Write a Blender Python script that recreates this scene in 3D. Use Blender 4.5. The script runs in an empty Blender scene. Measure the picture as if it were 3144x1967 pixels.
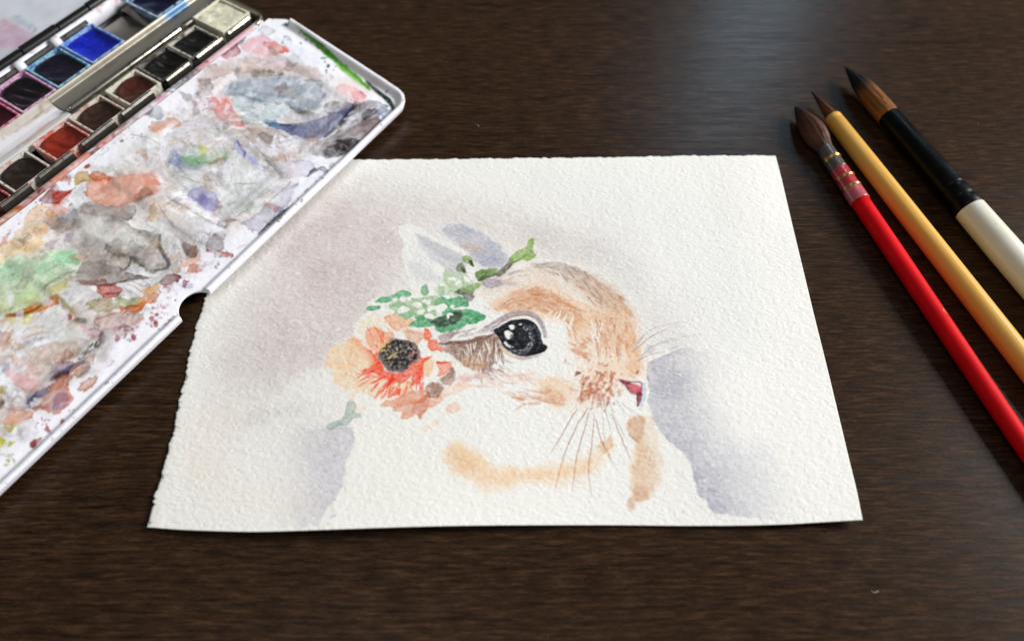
import bpy, math, random
import numpy as np

# ------------------------------------------------------------------ camera
S = 0.001                                   # everything below is measured in millimetres
scene = bpy.context.scene
PW, PH, FPX = 3144.0, 1967.0, 2362.0        # photograph size and focal length in its pixels
PITCH, CAMZ = math.radians(58.16), 277.0    # camera looks down at the table from 277 mm
cam_d = bpy.data.cameras.new("camera"); cam = bpy.data.objects.new("camera", cam_d)
scene.collection.objects.link(cam); scene.camera = cam
cam_d.sensor_width = 36.0; cam_d.lens = 36.0*FPX/PW
cam_d.clip_start = 0.01; cam_d.clip_end = 20.0
cam.location = (0, 0, CAMZ*S); cam.rotation_euler = (math.pi/2-PITCH, 0, 0)
cam_d.dof.use_dof = True; cam_d.dof.focus_distance = 0.325; cam_d.dof.aperture_fstop = 5.4

# ------------------------------------------------------------------ light of the room
world = bpy.data.worlds.new("World"); scene.world = world; world.use_nodes = True
bg = world.node_tree.nodes["Background"]
bg.inputs[0].default_value = (0.93, 0.96, 1.0, 1); bg.inputs[1].default_value = 0.11
def area(name, loc, aim, sx, sy, power, col):
    d = bpy.data.lights.new(name, 'AREA'); d.shape = 'RECTANGLE'; d.size = sx; d.size_y = sy
    d.energy = power; d.color = col
    o = bpy.data.objects.new(name, d); scene.collection.objects.link(o); o.location = loc
    v = [aim[i]-loc[i] for i in range(3)]
    from mathutils import Vector
    o.rotation_euler = Vector(v).to_track_quat('-Z', 'Y').to_euler()
    return o
area("window_light", (2.05, 0.78, 1.3), (0.0, 0.18, 0.0), 0.9, 0.9, 94.0, (1.0, 0.995, 0.985))
area("overhead_fill_light", (-0.25, -0.25, 1.6), (-0.05, 0.2, 0.0), 1.0, 1.0, 5.0, (1.0, 0.96, 0.9))  # added soft fill from overhead, clear of the table's mirror direction
area("far_window_light", (0.64, 1.75, 1.2), (0.05, 0.25, 0.0), 0.11, 0.8, 5.0, (0.5, 0.78, 1.0))
scene.view_settings.view_transform = 'Standard'; scene.view_settings.look = 'None'
scene.view_settings.exposure = 0.0; scene.view_settings.gamma = 1.0
scene.render.engine = 'CYCLES'
scene.cycles.max_bounces = 6; scene.cycles.use_denoising = True

# ------------------------------------------------------------------ helpers
def ray(x, y):
    u = (x-PW/2)/FPX; v = (y-PH/2)/FPX
    return np.array([u, math.cos(PITCH)-v*math.sin(PITCH), -math.sin(PITCH)-v*math.cos(PITCH)])
def at(x, y, z=0.0):                        # a point measured in the photograph -> table coordinates, mm
    d = ray(x, y); t = (CAMZ-z)/-d[2]
    return np.array([d[0]*t, d[1]*t])
BA = math.radians(56.4)                     # the paint box lies at this angle on the table
E1 = np.array([math.cos(BA), math.sin(BA)]); E2 = np.array([-math.sin(BA), math.cos(BA)])
BO = at(1226.7, 331.7, 9.0)
LZ0, LSL = 5.6, 0.19                         # the lid's panel: height at its outer edge, slope towards the hinge
def lid_at(x, y):                           # -> (u, v) on the sloping lid
    d = ray(x, y); e2 = np.array([E2[0], E2[1], 0])
    # z = LZ0 + LSL*v ;  v = ((p-BO).E2)
    den = d[2]-LSL*(d[:2]@E2); t = (LZ0+LSL*(-BO@E2)-CAMZ)/den
    p = d[:2]*t-BO
    return np.array([p@E1, p@E2])
def flap_at(x, y):
    p = at(x, y, 22.0)-BO
    return np.array([p@E1, p@E2])
def bw(u, v, z):                            # box frame -> world, mm
    p = BO+E1*u+E2*v
    return (p[0], p[1], z)
def lin(c):
    if isinstance(c, str):
        c = [int(c[i:i+2], 16) for i in (0, 2, 4)]
    c = np.asarray(c, float)/255.0
    return np.where(c <= 0.04045, c/12.92, ((c+0.055)/1.055)**2.4)

_T = {}
def vnoise(x, y, seed):
    if seed not in _T: _T[seed] = np.random.RandomState(seed).rand(256, 256).astype(np.float32)
    T = _T[seed]
    xi = np.floor(x); yi = np.floor(y); fx = x-xi; fy = y-yi
    fx = fx*fx*fx*(fx*(fx*6-15)+10); fy = fy*fy*fy*(fy*(fy*6-15)+10)
    a = xi.astype(np.int64) & 255; b = yi.astype(np.int64) & 255
    a1 = (a+1) & 255; b1 = (b+1) & 255
    return (T[b, a]*(1-fx)+T[b, a1]*fx)*(1-fy)+(T[b1, a]*(1-fx)+T[b1, a1]*fx)*fy
def fbm(x, y, scale, octv, seed):           # about -1 .. 1
    s = 0; amp = 1.0; tot = 0
    for i in range(octv):
        f = 2.0**i/scale
        s = s+amp*(vnoise(x*f+17.3*i, y*f+9.1*i, seed+i)*2-1); tot += amp; amp *= 0.55
    return s/tot*1.5
def sstep(a, b, x):
    t = np.clip((x-a)/(b-a), 0, 1); return t*t*(3-2*t)
def smooth_loop(P, n=4, closed=True):       # Catmull-Rom through the measured points
    P = np.asarray(P, float); m = len(P); out = []
    if m < 3: return P
    for i in range(m if closed else m-1):
        if closed: p0, p1, p2, p3 = P[i-1], P[i], P[(i+1) % m], P[(i+2) % m]
        else: p0, p1, p2, p3 = P[max(i-1, 0)], P[i], P[i+1], P[min(i+2, m-1)]
        for k in range(n):
            t = k/n
            out.append(0.5*((2*p1)+(-p0+p2)*t+(2*p0-5*p1+4*p2-p3)*t*t+(-p0+3*p1-3*p2+p3)*t**3))
    if not closed: out.append(P[-1])
    return np.array(out)

class Canvas:                               # pigment laid on a flat sheet, in millimetres
    def __init__(s, x0, y0, x1, y1, res, base, mapper, frames):
        s.x0, s.y0, s.res = x0, y0, res
        s.nx = int((x1-x0)/res)+1; s.ny = int((y1-y0)/res)+1
        xs = x0+np.arange(s.nx)*res; ys = y0+np.arange(s.ny)*res
        s.X, s.Y = np.meshgrid(xs, ys)
        s.base = lin(base)
        s.C = np.ones((s.ny, s.nx, 3))*s.base
        s.map = mapper; s.frames = frames; s.sat = 1.0; s.con = 1.0; s.H = np.zeros((s.ny, s.nx))
        s.w1 = fbm(s.X, s.Y, 3.2, 4, 11); s.w2 = fbm(s.X, s.Y, 3.2, 4, 23)
        s.g = fbm(s.X, s.Y, 1.1, 3, 37); s.big = fbm(s.X, s.Y, 14, 4, 51)
        s.r1 = fbm(s.X, s.Y, 5.5, 5, 71)
        wx = s.X+4*s.w1*0.6+5*s.big; wy = s.Y+5*fbm(s.X, s.Y, 12, 3, 81)
        s.st = 0.6*fbm(wx*0.5, wy*1.6, 3.0, 4, 91)+0.5*fbm(wx, wy, 7, 4, 95)
    def col(s, c):
        c = lin(c)**s.con; g = c@np.array([0.3, 0.6, 0.1]); return np.clip(g+(c-g)*s.sat, 0.002, 0.92)
    def px(s, fr, pts):
        ox, oy, k = s.frames[fr]
        return np.array([s.map(ox+p[0]*k, oy+p[1]*k) for p in pts])
    def _box(s, P, m):
        lo = P.min(0)-m; hi = P.max(0)+m
        i0 = max(int((lo[0]-s.x0)/s.res), 0); i1 = min(int((hi[0]-s.x0)/s.res)+2, s.nx)
        j0 = max(int((lo[1]-s.y0)/s.res), 0); j1 = min(int((hi[1]-s.y0)/s.res)+2, s.ny)
        return None if i1 <= i0 or j1 <= j0 else (slice(j0, j1), slice(i0, i1))
    def _lay(s, sl, a, col, mode):
        a = np.clip(a, 0, 1)[..., None]
        C = s.C[sl]
        if mode == 'mul': s.C[sl] = C*(1-a*(1-np.clip(col/s.base, 0, 1)))
        else: s.C[sl] = C*(1-a)+col*a
    def wash(s, fr, pts, col, a=1.0, soft=0.35, wob=0.6, dark=0.25, dw=0.6, gran=0.18, big=0.15, mode='mix', fade=None, dry=0.0, smooth=True, shade=None, rag=0.0, tex=0.0, line=0.0):
        P = s.px(fr, pts) if fr else np.asarray(pts, float)
        if smooth: P = smooth_loop(P)
        sl = s._box(P, soft*2+wob*2+1)
        if sl is None: return
        x = s.X[sl]+wob*s.w1[sl]; y = s.Y[sl]+wob*s.w2[sl]
        d2 = np.full(x.shape, 1e9); ins = np.zeros(x.shape, bool)
        n = len(P)
        for i in range(n):
            ax, ay = P[i]; bx, by = P[(i+1) % n]; ex, ey = bx-ax, by-ay; L = ex*ex+ey*ey+1e-9
            t = np.clip(((x-ax)*ex+(y-ay)*ey)/L, 0, 1)
            d2 = np.minimum(d2, (x-ax-t*ex)**2+(y-ay-t*ey)**2)
            if ay != by:
                c = ((ay > y) != (by > y)) & (x < (bx-ax)*(y-ay)/(by-ay)+ax); ins ^= c
        d = np.sqrt(d2)*np.where(ins, 1, -1)
        if rag: d = d+rag*(1.1*s.r1[sl]+0.8*s.g[sl])
        al = sstep(-soft, soft, d)
        if dark: al = al*((1-dark)+dark*np.exp(-np.maximum(d, 0)/dw)*1.0+0.0)/(1.0)
        al = al*a*(1+gran*s.g[sl]+big*s.big[sl])
        if dry: al = al*sstep(-0.25, 0.25, s.g[sl]+(1-dry)*1.2-0.6+0.3*s.w1[sl])
        if fade is not None:
            q = s.px(fr, fade) if fr else np.asarray(fade, float)
            v = q[1]-q[0]; t = ((s.X[sl]-q[0][0])*v[0]+(s.Y[sl]-q[0][1])*v[1])/(v@v)
            al = al*(1-sstep(0, 1, t+0.12*s.big[sl]))
        if tex: al = al*np.clip(1-tex+tex*1.5*(0.5+s.st[sl]), 0.15, 1.25)
        c = s.col(col)
        if shade is not None: c = c+(s.col(shade)-c)*np.clip(0.5+0.8*s.big[sl]+0.4*s.w1[sl], 0, 1)[..., None]
        s._lay(sl, al, c, mode)
        if line:
            ln = np.exp(-((d-0.25)/0.3)**2)*np.clip(0.35+1.3*s.r1[sl]+0.5*s.big[sl], 0, 1)*line
            s._lay(sl, ln, s.col(col)*0.5, 'mix'); s.H[sl] += ln*0.1
    def stroke(s, fr, pts, w, col, a=1.0, soft=0.15, wob=0.2, gran=0.15, mode='mix', taper=True, dry=0.0):
        P = s.px(fr, pts) if fr else np.asarray(pts, float)
        if len(P) > 2: P = smooth_loop(P, 5, False)
        n = len(P)
        if np.isscalar(w): W = np.full(n, w*0.5)
        else: W = np.interp(np.linspace(0, 1, n), np.linspace(0, 1, len(w)), np.asarray(w)*0.5)
        if taper and np.isscalar(w): W = W*np.interp(np.linspace(0, 1, n), [0, 0.15, 0.6, 1], [0.55, 1, 0.9, 0.25])
        sl = s._box(P, W.max()+soft*2+wob*2+0.5)
        if sl is None: return
        x = s.X[sl]+wob*s.w1[sl]; y = s.Y[sl]+wob*s.w2[sl]
        d = np.full(x.shape, -1e9)
        for i in range(n-1):
            ax, ay = P[i]; ex, ey = P[i+1]-P[i]; L = ex*ex+ey*ey+1e-9
            t = np.clip(((x-ax)*ex+(y-ay)*ey)/L, 0, 1)
            d = np.maximum(d, W[i]+t*(W[i+1]-W[i])-np.sqrt((x-ax-t*ex)**2+(y-ay-t*ey)**2))
        al = sstep(-soft, soft, d)*a*(1+gran*s.g[sl])
        if dry: al = al*sstep(-0.25, 0.25, s.g[sl]+(1-dry)*1.2-0.6)
        s._lay(sl, al, s.col(col), mode)
    def dab(s, fr, p, rx, ry, ang, col, a=1.0, soft=0.2, wob=0.35, gran=0.15, mode='mix', ring=0.0):
        P = s.px(fr, [p]) if fr else np.asarray([p], float)
        sl = s._box(P, max(rx, ry)+soft*2+wob*2+0.6)
        if sl is None: return
        x = s.X[sl]+wob*s.w1[sl]-P[0][0]; y = s.Y[sl]+wob*s.w2[sl]-P[0][1]
        c, q = math.cos(ang), math.sin(ang)
        r = np.sqrt(((x*c+y*q)/rx)**2+((-x*q+y*c)/ry)**2)
        d = (1-r)*min(rx, ry)
        al = sstep(-soft, soft, d)*a*(1+gran*s.g[sl])
        if ring: al = al*((1-ring)+ring*np.exp(-np.maximum(d, 0)/0.35))
        s._lay(sl, al, s.col(col), mode)
    def fur(s, fr, poly, n, flow, length, w, cols, a=0.6, seed=1, soft=0.12, mode='mix', jit=0.25):
        rnd = random.Random(seed); P = s.px(fr, poly); lo = P.min(0); hi = P.max(0); k = 0; tries = 0
        f0 = s.px(fr, [f[0] for f in flow]); f1 = s.px(fr, [f[1] for f in flow]); V = f1-f0
        V = V/np.linalg.norm(V, axis=1)[:, None]
        while k < n and tries < n*30:
            tries += 1
            x = rnd.uniform(lo[0], hi[0]); y = rnd.uniform(lo[1], hi[1])
            c = False; m = len(P)
            for i in range(m):
                ax, ay = P[i]; bx, by = P[(i+1) % m]
                if (ay > y) != (by > y) and x < (bx-ax)*(y-ay)/(by-ay)+ax: c = not c
            if not c: continue
            k += 1
            wt = 1/((f0[:, 0]-x)**2+(f0[:, 1]-y)**2+4.0); v = (V*wt[:, None]).sum(0); an = math.atan2(v[1], v[0])+rnd.gauss(0, jit)
            L = length*rnd.uniform(0.6, 1.3); bend = rnd.gauss(0, 0.15)
            p0 = np.array([x, y]); p1 = p0+0.5*L*np.array([math.cos(an), math.sin(an)]); p2 = p1+0.5*L*np.array([math.cos(an+bend), math.sin(an+bend)])
            s.stroke(None, [p0, p1, p2], w*rnd.uniform(0.6, 1.3), rnd.choice(cols), a*rnd.uniform(0.6, 1.15), soft, 0.15, mode=mode)
    def sample(s, x, y, A=None):
        A = s.C if A is None else A
        fx = np.clip((x-s.x0)/s.res, 0, s.nx-1.001); fy = np.clip((y-s.y0)/s.res, 0, s.ny-1.001)
        i = fx.astype(int); j = fy.astype(int); fx = fx-i; fy = fy-j
        if A.ndim == 3: fx = fx[..., None]; fy = fy[..., None]
        return (A[j, i]*(1-fx)+A[j, i+1]*fx)*(1-fy)+(A[j+1, i]*(1-fx)+A[j+1, i+1]*fx)*fy

# ------------------------------------------------------------------ materials
def mat(name, col=(0.8, 0.8, 0.8), rough=0.5, metal=0.0, spec=0.5, **kw):
    m = bpy.data.materials.new(name); m.use_nodes = True
    b = m.node_tree.nodes["Principled BSDF"]
    b.inputs["Base Color"].default_value = (*col, 1); b.inputs["Roughness"].default_value = rough
    b.inputs["Metallic"].default_value = metal; b.inputs["Specular IOR Level"].default_value = spec
    for k, v in kw.items(): b.inputs[k.replace('_', ' ')].default_value = v
    return m
class N:                                    # small node-graph helper
    def __init__(s, m): s.t = m.node_tree; s.b = s.t.nodes["Principled BSDF"]
    def n(s, typ, ins=None, **kw):
        o = s.t.nodes.new(typ)
        for k, v in kw.items(): setattr(o, k, v)
        for k, v in (ins or {}).items():
            if isinstance(v, bpy.types.NodeSocket): s.t.links.new(v, o.inputs[k])
            else: o.inputs[k].default_value = v
        return o
    def link(s, a, b): s.t.links.new(a, b)
    def ramp(s, fac, stops):
        r = s.n("ShaderNodeValToRGB", {0: fac}); e = r.color_ramp.elements
        while len(e) < len(stops): e.new(0.5)
        for el, (p, c) in zip(e, stops): el.position = p; el.color = (*c, 1) if len(c) == 3 else c
        return r.outputs[0]
    def noise(s, vec, scale, detail=4, rough=0.55, dist=0.0):
        return s.n("ShaderNodeTexNoise", {"Vector": vec, "Scale": scale, "Detail": detail, "Roughness": rough, "Distortion": dist}).outputs["Fac"]
    def bump(s, h, strength, dist):
        o = s.n("ShaderNodeBump", {"Height": h, "Strength": strength, "Distance": dist}); s.link(o.outputs[0], s.b.inputs["Normal"])
    def mix(s, f, a, b, blend='MIX'):
        o = s.n("ShaderNodeMix", data_type='RGBA', blend_type=blend)
        for idx, v in ((0, f), (6, a), (7, b)):
            if isinstance(v, bpy.types.NodeSocket): s.link(v, o.inputs[idx])
            else: o.inputs[idx].default_value = v if idx == 0 else ((*v, 1) if len(v) == 3 else v)
        return o.outputs[2]

def painted_mat(name, rough, spec, bump_scale, bump_str, bump_dist, gloss=None):
    m = mat(name, rough=rough, spec=spec); g = N(m)
    c = g.n("ShaderNodeVertexColor", layer_name="pigment")
    g.link(c.outputs[0], g.b.inputs["Base Color"])
    obj = g.n("ShaderNodeTexCoord").outputs["Object"]
    if bump_str: g.bump(g.noise(obj, bump_scale, 3), bump_str, bump_dist)
    if gloss:
        r = g.n("ShaderNodeMapRange", {0: g.noise(obj, gloss[0], 3), 1: 0.3, 2: 0.7, 3: gloss[1], 4: gloss[2]})
        g.link(r.outputs[0], g.b.inputs["Roughness"])
    return m

# ------------------------------------------------------------------ objects
ORG = {}
def tag(o, label=None, cat=None, group=None, kind=None):
    for k, v in (("label", label), ("category", cat), ("group", group), ("kind", kind)):
        if v: o[k] = v
    return o
def thing(name, base, label, cat, group=None):
    o = bpy.data.objects.new(name, None); scene.collection.objects.link(o); o.empty_display_size = 0.01
    o.location = tuple(c*S for c in base); ORG[o.name] = np.array(base, float)
    return tag(o, label, cat, group)
def mk(name, V, F, m, parent=None, smooth=True, cols=None, kind=None, label=None):
    me = bpy.data.meshes.new(name); V = np.asarray(V, float)
    org = ORG[parent.name] if parent is not None else np.zeros(3)
    me.from_pydata(((V-org)*S).tolist(), [], F); me.update()
    if smooth: me.polygons.foreach_set("use_smooth", [True]*len(me.polygons))
    if cols is not None:
        at_ = me.color_attributes.new("pigment", 'FLOAT_COLOR', 'POINT')
        at_.data.foreach_set("color", np.concatenate([cols, np.ones((len(cols), 1))], 1).astype(np.float32).ravel())
    o = bpy.data.objects.new(name, me); scene.collection.objects.link(o)
    if m: me.materials.append(m)
    if parent is not None: o.parent = parent; ORG[o.name] = org
    else: ORG[o.name] = np.zeros(3)
    if kind: o["kind"] = kind
    if label: o["label"] = label
    return o
def join(parts):                            # [(verts, faces)] -> one
    V = []; F = []
    for v, f in parts:
        b = len(V); V += [tuple(p) for p in v]; F += [[i+b for i in q] for q in f]
    return V, F
def grid_faces(nu, nv, closed_u=False):
    F = []
    for j in range(nv-1):
        for i in range(nu if closed_u else nu-1):
            a = j*nu+i; b = j*nu+(i+1) % nu; F.append((a, b, b+nu, a+nu))
    return F
def lathe(axis, prof, seg=40, flute=None, cap=True):
    """axis(s)->point, prof=[(s,r)], rings round the axis"""
    V = []; P = [np.array(axis(s)) for s, r in prof]
    for k, (s, r) in enumerate(prof):
        t = np.array(axis(s+0.5))-np.array(axis(s-0.5)); t /= np.linalg.norm(t)
        side = np.cross(t, [0, 0, 1]); side /= np.linalg.norm(side); up = np.cross(side, t)
        for i in range(seg):
            an = 2*math.pi*i/seg; rr = r*(1+(flute(s, an) if flute else 0))
            V.append(P[k]+side*math.cos(an)*rr+up*math.sin(an)*rr)
    F = grid_faces(seg, len(prof), True)
    if cap: F = F+[tuple(range(seg))[::-1], tuple(range((len(prof)-1)*seg, len(prof)*seg))]
    return V, F
def rbox(cu, cv, hu, hv, z0, z1, r, bev=0.3, seg=5, frame=bw):   # rounded-corner block with a soft top edge, box frame
    def loop(off, z):
        L = []
        for sx, sy, a0 in ((1, 1, 0), (-1, 1, 90), (-1, -1, 180), (1, -1, 270)):
            for k in range(seg+1):
                an = math.radians(a0+90*k/seg); rr = max(r-off, 0.02)
                L.append(frame(cu+sx*(hu-r)+rr*math.cos(an), cv+sy*(hv-r)+rr*math.sin(an), z))
        return L
    Ls = [loop(0, z0), loop(0, z1-bev), loop(bev*0.3, z1-bev*0.3), loop(bev, z1)]
    n = len(Ls[0]); V = sum(Ls, []); F = grid_faces(n, len(Ls), True)
    return V, F+[tuple(range(n))[::-1], tuple(range(3*n, 4*n))]
def block(u0, u1, v0, v1, z0, z1, b=0.25): return rbox((u0+u1)/2, (v0+v1)/2, (u1-u0)/2, (v1-v0)/2, z0, z1, b*1.5, b, 2)

# ------------------------------------------------------------------ table
m = mat("dark_walnut_laminate", rough=0.36, spec=0.13); g = N(m)
co = g.n("ShaderNodeTexCoord").outputs["Object"]
warp = g.n("ShaderNodeVectorMath", {0: co, 1: g.n("ShaderNodeVectorMath", {0: g.n("ShaderNodeTexNoise", {"Vector": co, "Scale": 4.0, "Detail": 2}).outputs["Color"], 1: (0, 0.012, 0)}, operation='MULTIPLY').outputs[0]}, operation='ADD').outputs[0]
fine = g.noise(g.n("ShaderNodeMapping", {"Vector": warp, "Scale": (90, 900, 1)}).outputs[0], 1.0, 5, 0.65)
mid = g.noise(g.n("ShaderNodeMapping", {"Vector": warp, "Scale": (24, 400, 1)}).outputs[0], 1.0, 4, 0.6)
wide = g.noise(g.n("ShaderNodeMapping", {"Vector": warp, "Scale": (3, 30, 1)}).outputs[0], 1.0, 3, 0.5)
speck = g.noise(g.n("ShaderNodeMapping", {"Vector": co, "Scale": (500, 1500, 1)}).outputs[0], 1.0, 2, 0.5)
c1 = g.ramp(fine, [(0.30, lin("180f09")), (0.5, lin("2f2014")), (0.68, lin("473324"))])
c2 = g.ramp(mid, [(0.36, (0.68, 0.67, 0.67)), (0.46, (0.98, 0.98, 0.98)), (0.7, (1.18, 1.15, 1.12))])
c3 = g.ramp(wide, [(0.3, (0.92, 0.9, 0.9)), (0.7, (1.06, 1.05, 1.03))])
c4 = g.ramp(speck, [(0.35, (0.8, 0.8, 0.8)), (0.65, (1.15, 1.15, 1.15))])
line = g.noise(g.n("ShaderNodeMapping", {"Vector": warp, "Scale": (4, 75, 1), "Location": (3.1, 2.2, 0)}).outputs[0], 1.0, 1, 0.4)
c5 = g.ramp(line, [(0.485, (1, 1, 1)), (0.5, (0.35, 0.33, 0.33)), (0.515, (1, 1, 1))])
patch = g.ramp(g.noise(g.n("ShaderNodeMapping", {"Vector": co, "Scale": (7, 25, 1)}).outputs[0], 1.0, 2), [(0.5, (0, 0, 0)), (0.62, (0.8, 0.8, 0.8))])
c = g.mix(1.0, c1, c2, 'MULTIPLY'); c = g.mix(1.0, c, c3, 'MULTIPLY'); c = g.mix(1.0, c, c4, 'MULTIPLY')
c = g.mix(patch, c, g.mix(1.0, c, c5, 'MULTIPLY'))
g.link(c, g.b.inputs["Base Color"])
rr = g.n("ShaderNodeMapRange", {0: mid, 1: 0.3, 2: 0.7, 3: 0.34, 4: 0.25}); g.link(rr.outputs[0], g.b.inputs["Roughness"])
g.bump(g.n("ShaderNodeMath", {0: fine, 1: speck}, operation='ADD').outputs[0], 0.13, 0.0002)
tv = [(-900, -300, -25), (900, -300, -25), (900, 1000, -25), (-900, 1000, -25), (-900, -300, 0), (900, -300, 0), (900, 1000, 0), (-900, 1000, 0)]
mk("table", tv, [(0, 3, 2, 1), (4, 5, 6, 7), (0, 1, 5, 4), (1, 2, 6, 5), (2, 3, 7, 6), (3, 0, 4, 7)], m, smooth=False, kind="structure")

# ------------------------------------------------------------------ the painting: pigment
WHITE = "eae8e2"
K = 1.3008
FR = {'F': (0, 0, K), 'A': (960, 600, 800/1613), 'B': (1360, 700, 800/1344), 'C': (900, 430, 1600/2417), 'D': (400, 1300, 1000/2417), 'E': (1900, 1000, 800/1861), 'G': (400, 400, 1000/2417)}
P = Canvas(-138, 78, 134, 272, 0.25, WHITE, lambda x, y: at(x, y, 0.6), FR)
PB = WHITE
P.sat = 0.85
# loose background washes
P.wash('F', [(620,430),(820,420),(1000,440),(1250,480),(1450,540),(1560,640),(1640,760),(1660,860),(1560,850),(1300,700),(1000,900),(800,1000),(620,1010),(500,960),(480,820),(560,620)], "dfd7d0", 0.42, 14, 3, 0, mode='mul', big=0.12)
P.wash('F', [(760,470),(950,470),(1180,520),(1400,590),(1300,660),(1000,640),(940,700),(860,760),(760,840),(640,860),(640,700)], "e1d7d1", 0.36, 12, 3, 0, mode='mul', big=0.12)
P.wash('F', [(640,420),(800,400),(960,440),(1120,470),(1290,520),(1420,560),(1380,620),(1100,560),(900,600),(800,690),(700,640),(600,560)], "dcd3ce", 0.33, 9, 3, 0, mode='mul', big=0.5)
P.wash('F', [(640,500),(780,470),(900,500),(950,560),(960,640),(900,690),(870,740),(830,800),(790,850),(700,890),(560,900),(500,840),(540,700),(590,580)], "d9cfca", 0.47, 7, 3, 0, mode='mul', big=0.18)
P.wash('F', [(660,580),(800,520),(900,560),(900,660),(840,760),(700,800),(580,800),(600,680)], "ded5d2", 0.33, 9, 3, 0, mode='mul', big=0.3)
P.wash('F', [(700,530),(790,500),(830,520),(760,560),(700,570)], "d2c3c2", 0.25, 5, 2, 0, mode='mul')
P.wash('F', [(560,820),(700,780),(790,800),(770,870),(760,900),(690,940),(590,990),(520,1010),(470,900)], "ddd6d0", 0.36, 7, 3, 0, mode='mul', big=0.6)
P.wash('F', [(580,975),(640,955),(700,930),(720,960),(660,985),(600,1000)], "c8c7c5", 0.28, 2.2, 2, 0.1, mode='mul')
P.wash('F', [(760,870),(700,890),(650,930),(640,960),(720,950),(780,920)], PB, 0.4, 1.0, 2.8, 0)
P.wash('F', [(560,450),(700,420),(760,440),(700,480),(600,500)], "ecdcc9", 0.39, 6, 2, 0, mode='mul')
P.wash('F', [(440,980),(520,960),(560,1020),(520,1120),(430,1130)], "ead9c9", 0.33, 8, 3, 0, mode='mul')
P.wash('F', [(480,1120),(640,1130),(760,1180),(720,1220),(560,1210),(470,1180)], "eadccb", 0.33, 8, 3, 0, mode='mul')
P.wash('F', [(560,1010),(700,980),(790,1000),(760,1100),(640,1110),(560,1080)], "dcd8d4", 0.33, 8, 3, 0, mode='mul')
P.wash('F', [(1180,500),(1330,540),(1500,620),(1580,730),(1640,800),(1560,830),(1480,700),(1390,620),(1260,590)], "d6d4d1", 0.36, 6, 2, 0, mode='mul', big=0.4)
P.wash('F', [(1250,420),(1600,440),(1760,600),(1780,800),(1660,860),(1560,700),(1400,560)], "dedddc", 0.44, 14, 3, 0, mode='mul', big=0.5)
P.wash('F', [(900,900),(800,1000),(840,1100),(820,1200),(900,1230),(1300,1215),(1250,1160),(1100,1130)], "efe6d8", 0.30, 9, 3, 0, mode='mul')
# violet shadow at lower left, ragged right edge
P.wash('D', [(1480,40),(1600,20),(1665,60),(1650,190),(1590,320),(1560,470),(1545,560),(1450,640),(1410,735),(1200,760),(950,640),(950,300),(1100,100),(1380,60)], "c6c2cc", 0.9, 0.5, 1.3, 0.35, 1.5, mode='mul', fade=[(1600,330),(1090,330)])
P.wash('D', [(1400,60),(1560,100),(1520,400),(1440,650),(1200,740),(1000,620),(900,400),(1100,120)], "d8d4d3", 0.6, 6, 3, 0, mode='mul', fade=[(1500,400),(850,400)])
P.dab('D', (1505,685), 0.9, 0.6, 0, "aaa6b4", 0.6); P.dab('D', (1465,742), 0.7, 0.4, 0, "c8b8ac", 0.6)
# grey wash at right with its hard left edge
GW = [(205,265),(195,370),(213,430),(205,560),(215,640),(262,705),(330,800),(390,852),(462,912),(507,978),(540,1080),(560,1190),(625,1255),(690,1335),(800,1342),(1000,1370),(1500,1380),(1500,700),(1300,300),(900,200),(560,170),(470,140),(385,150),(360,195),(300,212)]
P.wash('E', GW, "c6c4c9", 0.85, 0.28, 0.8, 0.12, 1.2, mode='mul', fade=[(260,520),(760,380)], big=0.2)
P.wash('E', GW, "d4d2d4", 0.7, 0.4, 0.8, 0.1, 1.2, mode='mul', fade=[(420,900),(1150,760)], big=0.25)
P.wash('E', [(600,1100),(800,900),(1000,850),(1130,1000),(1100,1250),(900,1340),(700,1330)], "d6d4d6", 0.6, 7, 3, 0, mode='mul', big=0.4)
P.wash('E', [(230,360),(420,300),(560,360),(480,480),(300,520)], "c9c6ca", 0.5, 4, 2, 0, mode='mul')
P.stroke('E', [(205,262),(300,218),(385,198)], 0.8, "9a9ca8", 0.6)
P.wash('E', [(185,190),(190,150),(230,140),(260,165),(230,200)], "b9bac3", 0.7, 0.5, 0.5, 0.4)
for q in [(435,350),(612,1105)]: P.dab('E', q, 0.7, 0.5, 0.4, PB, 0.9)
# head and body stay white paper
P.wash('C', [(830,660),(900,640),(985,610),(1050,585),(1110,558),(1200,552),(1330,582),(1400,632),(1470,660),(1530,722),(1580,800),(1590,900),(1612,1000),(1620,1085),(1648,1130),(1640,1200),(1655,1290),(1500,1500),(900,1500),(560,1330),(420,1000),(700,860),(800,740)], PB, 1.0, 0.3, 0.5, 0)
# ears
P.wash('A', [(530,200),(600,180),(690,212),(770,268),(860,300),(930,345),(1000,420),(1010,470),(960,600),(840,640),(640,600),(600,520),(575,460),(548,370),(560,290)], PB, 1.0, 0.25, 0.5, 0)
P.wash('A', [(600,300),(680,330),(740,420),(720,560),(650,560),(600,500),(580,400)], "e2e1dd", 0.8, 2.5, 1, 0)
P.wash('A', [(590,430),(640,410),(720,450),(780,520),(720,540),(640,520)], "cfd0d0", 0.6, 1.6, 1, 0)
P.wash('A', [(655,250),(720,272),(800,315),(890,350),(938,390),(935,420),(885,432),(825,392),(760,352),(695,308)], "b9b6be", 0.92, 0.45, 0.7, 0.15, shade="b2b0ba")
P.wash('A', [(640,240),(720,262),(820,310),(900,350),(960,420),(940,500),(870,500),(800,440),(730,390),(680,330)], "c6c4c9", 0.8, 0.8, 0.9, 0.1)
P.wash('A', [(760,185),(850,160),(950,172),(1050,218),(1130,272),(1192,345),(1215,385),(1170,455),(1080,460),(1000,420),(930,340),(850,290),(770,235)], "ddd9da", 0.95, 0.35, 0.6, 0.1)
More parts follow.
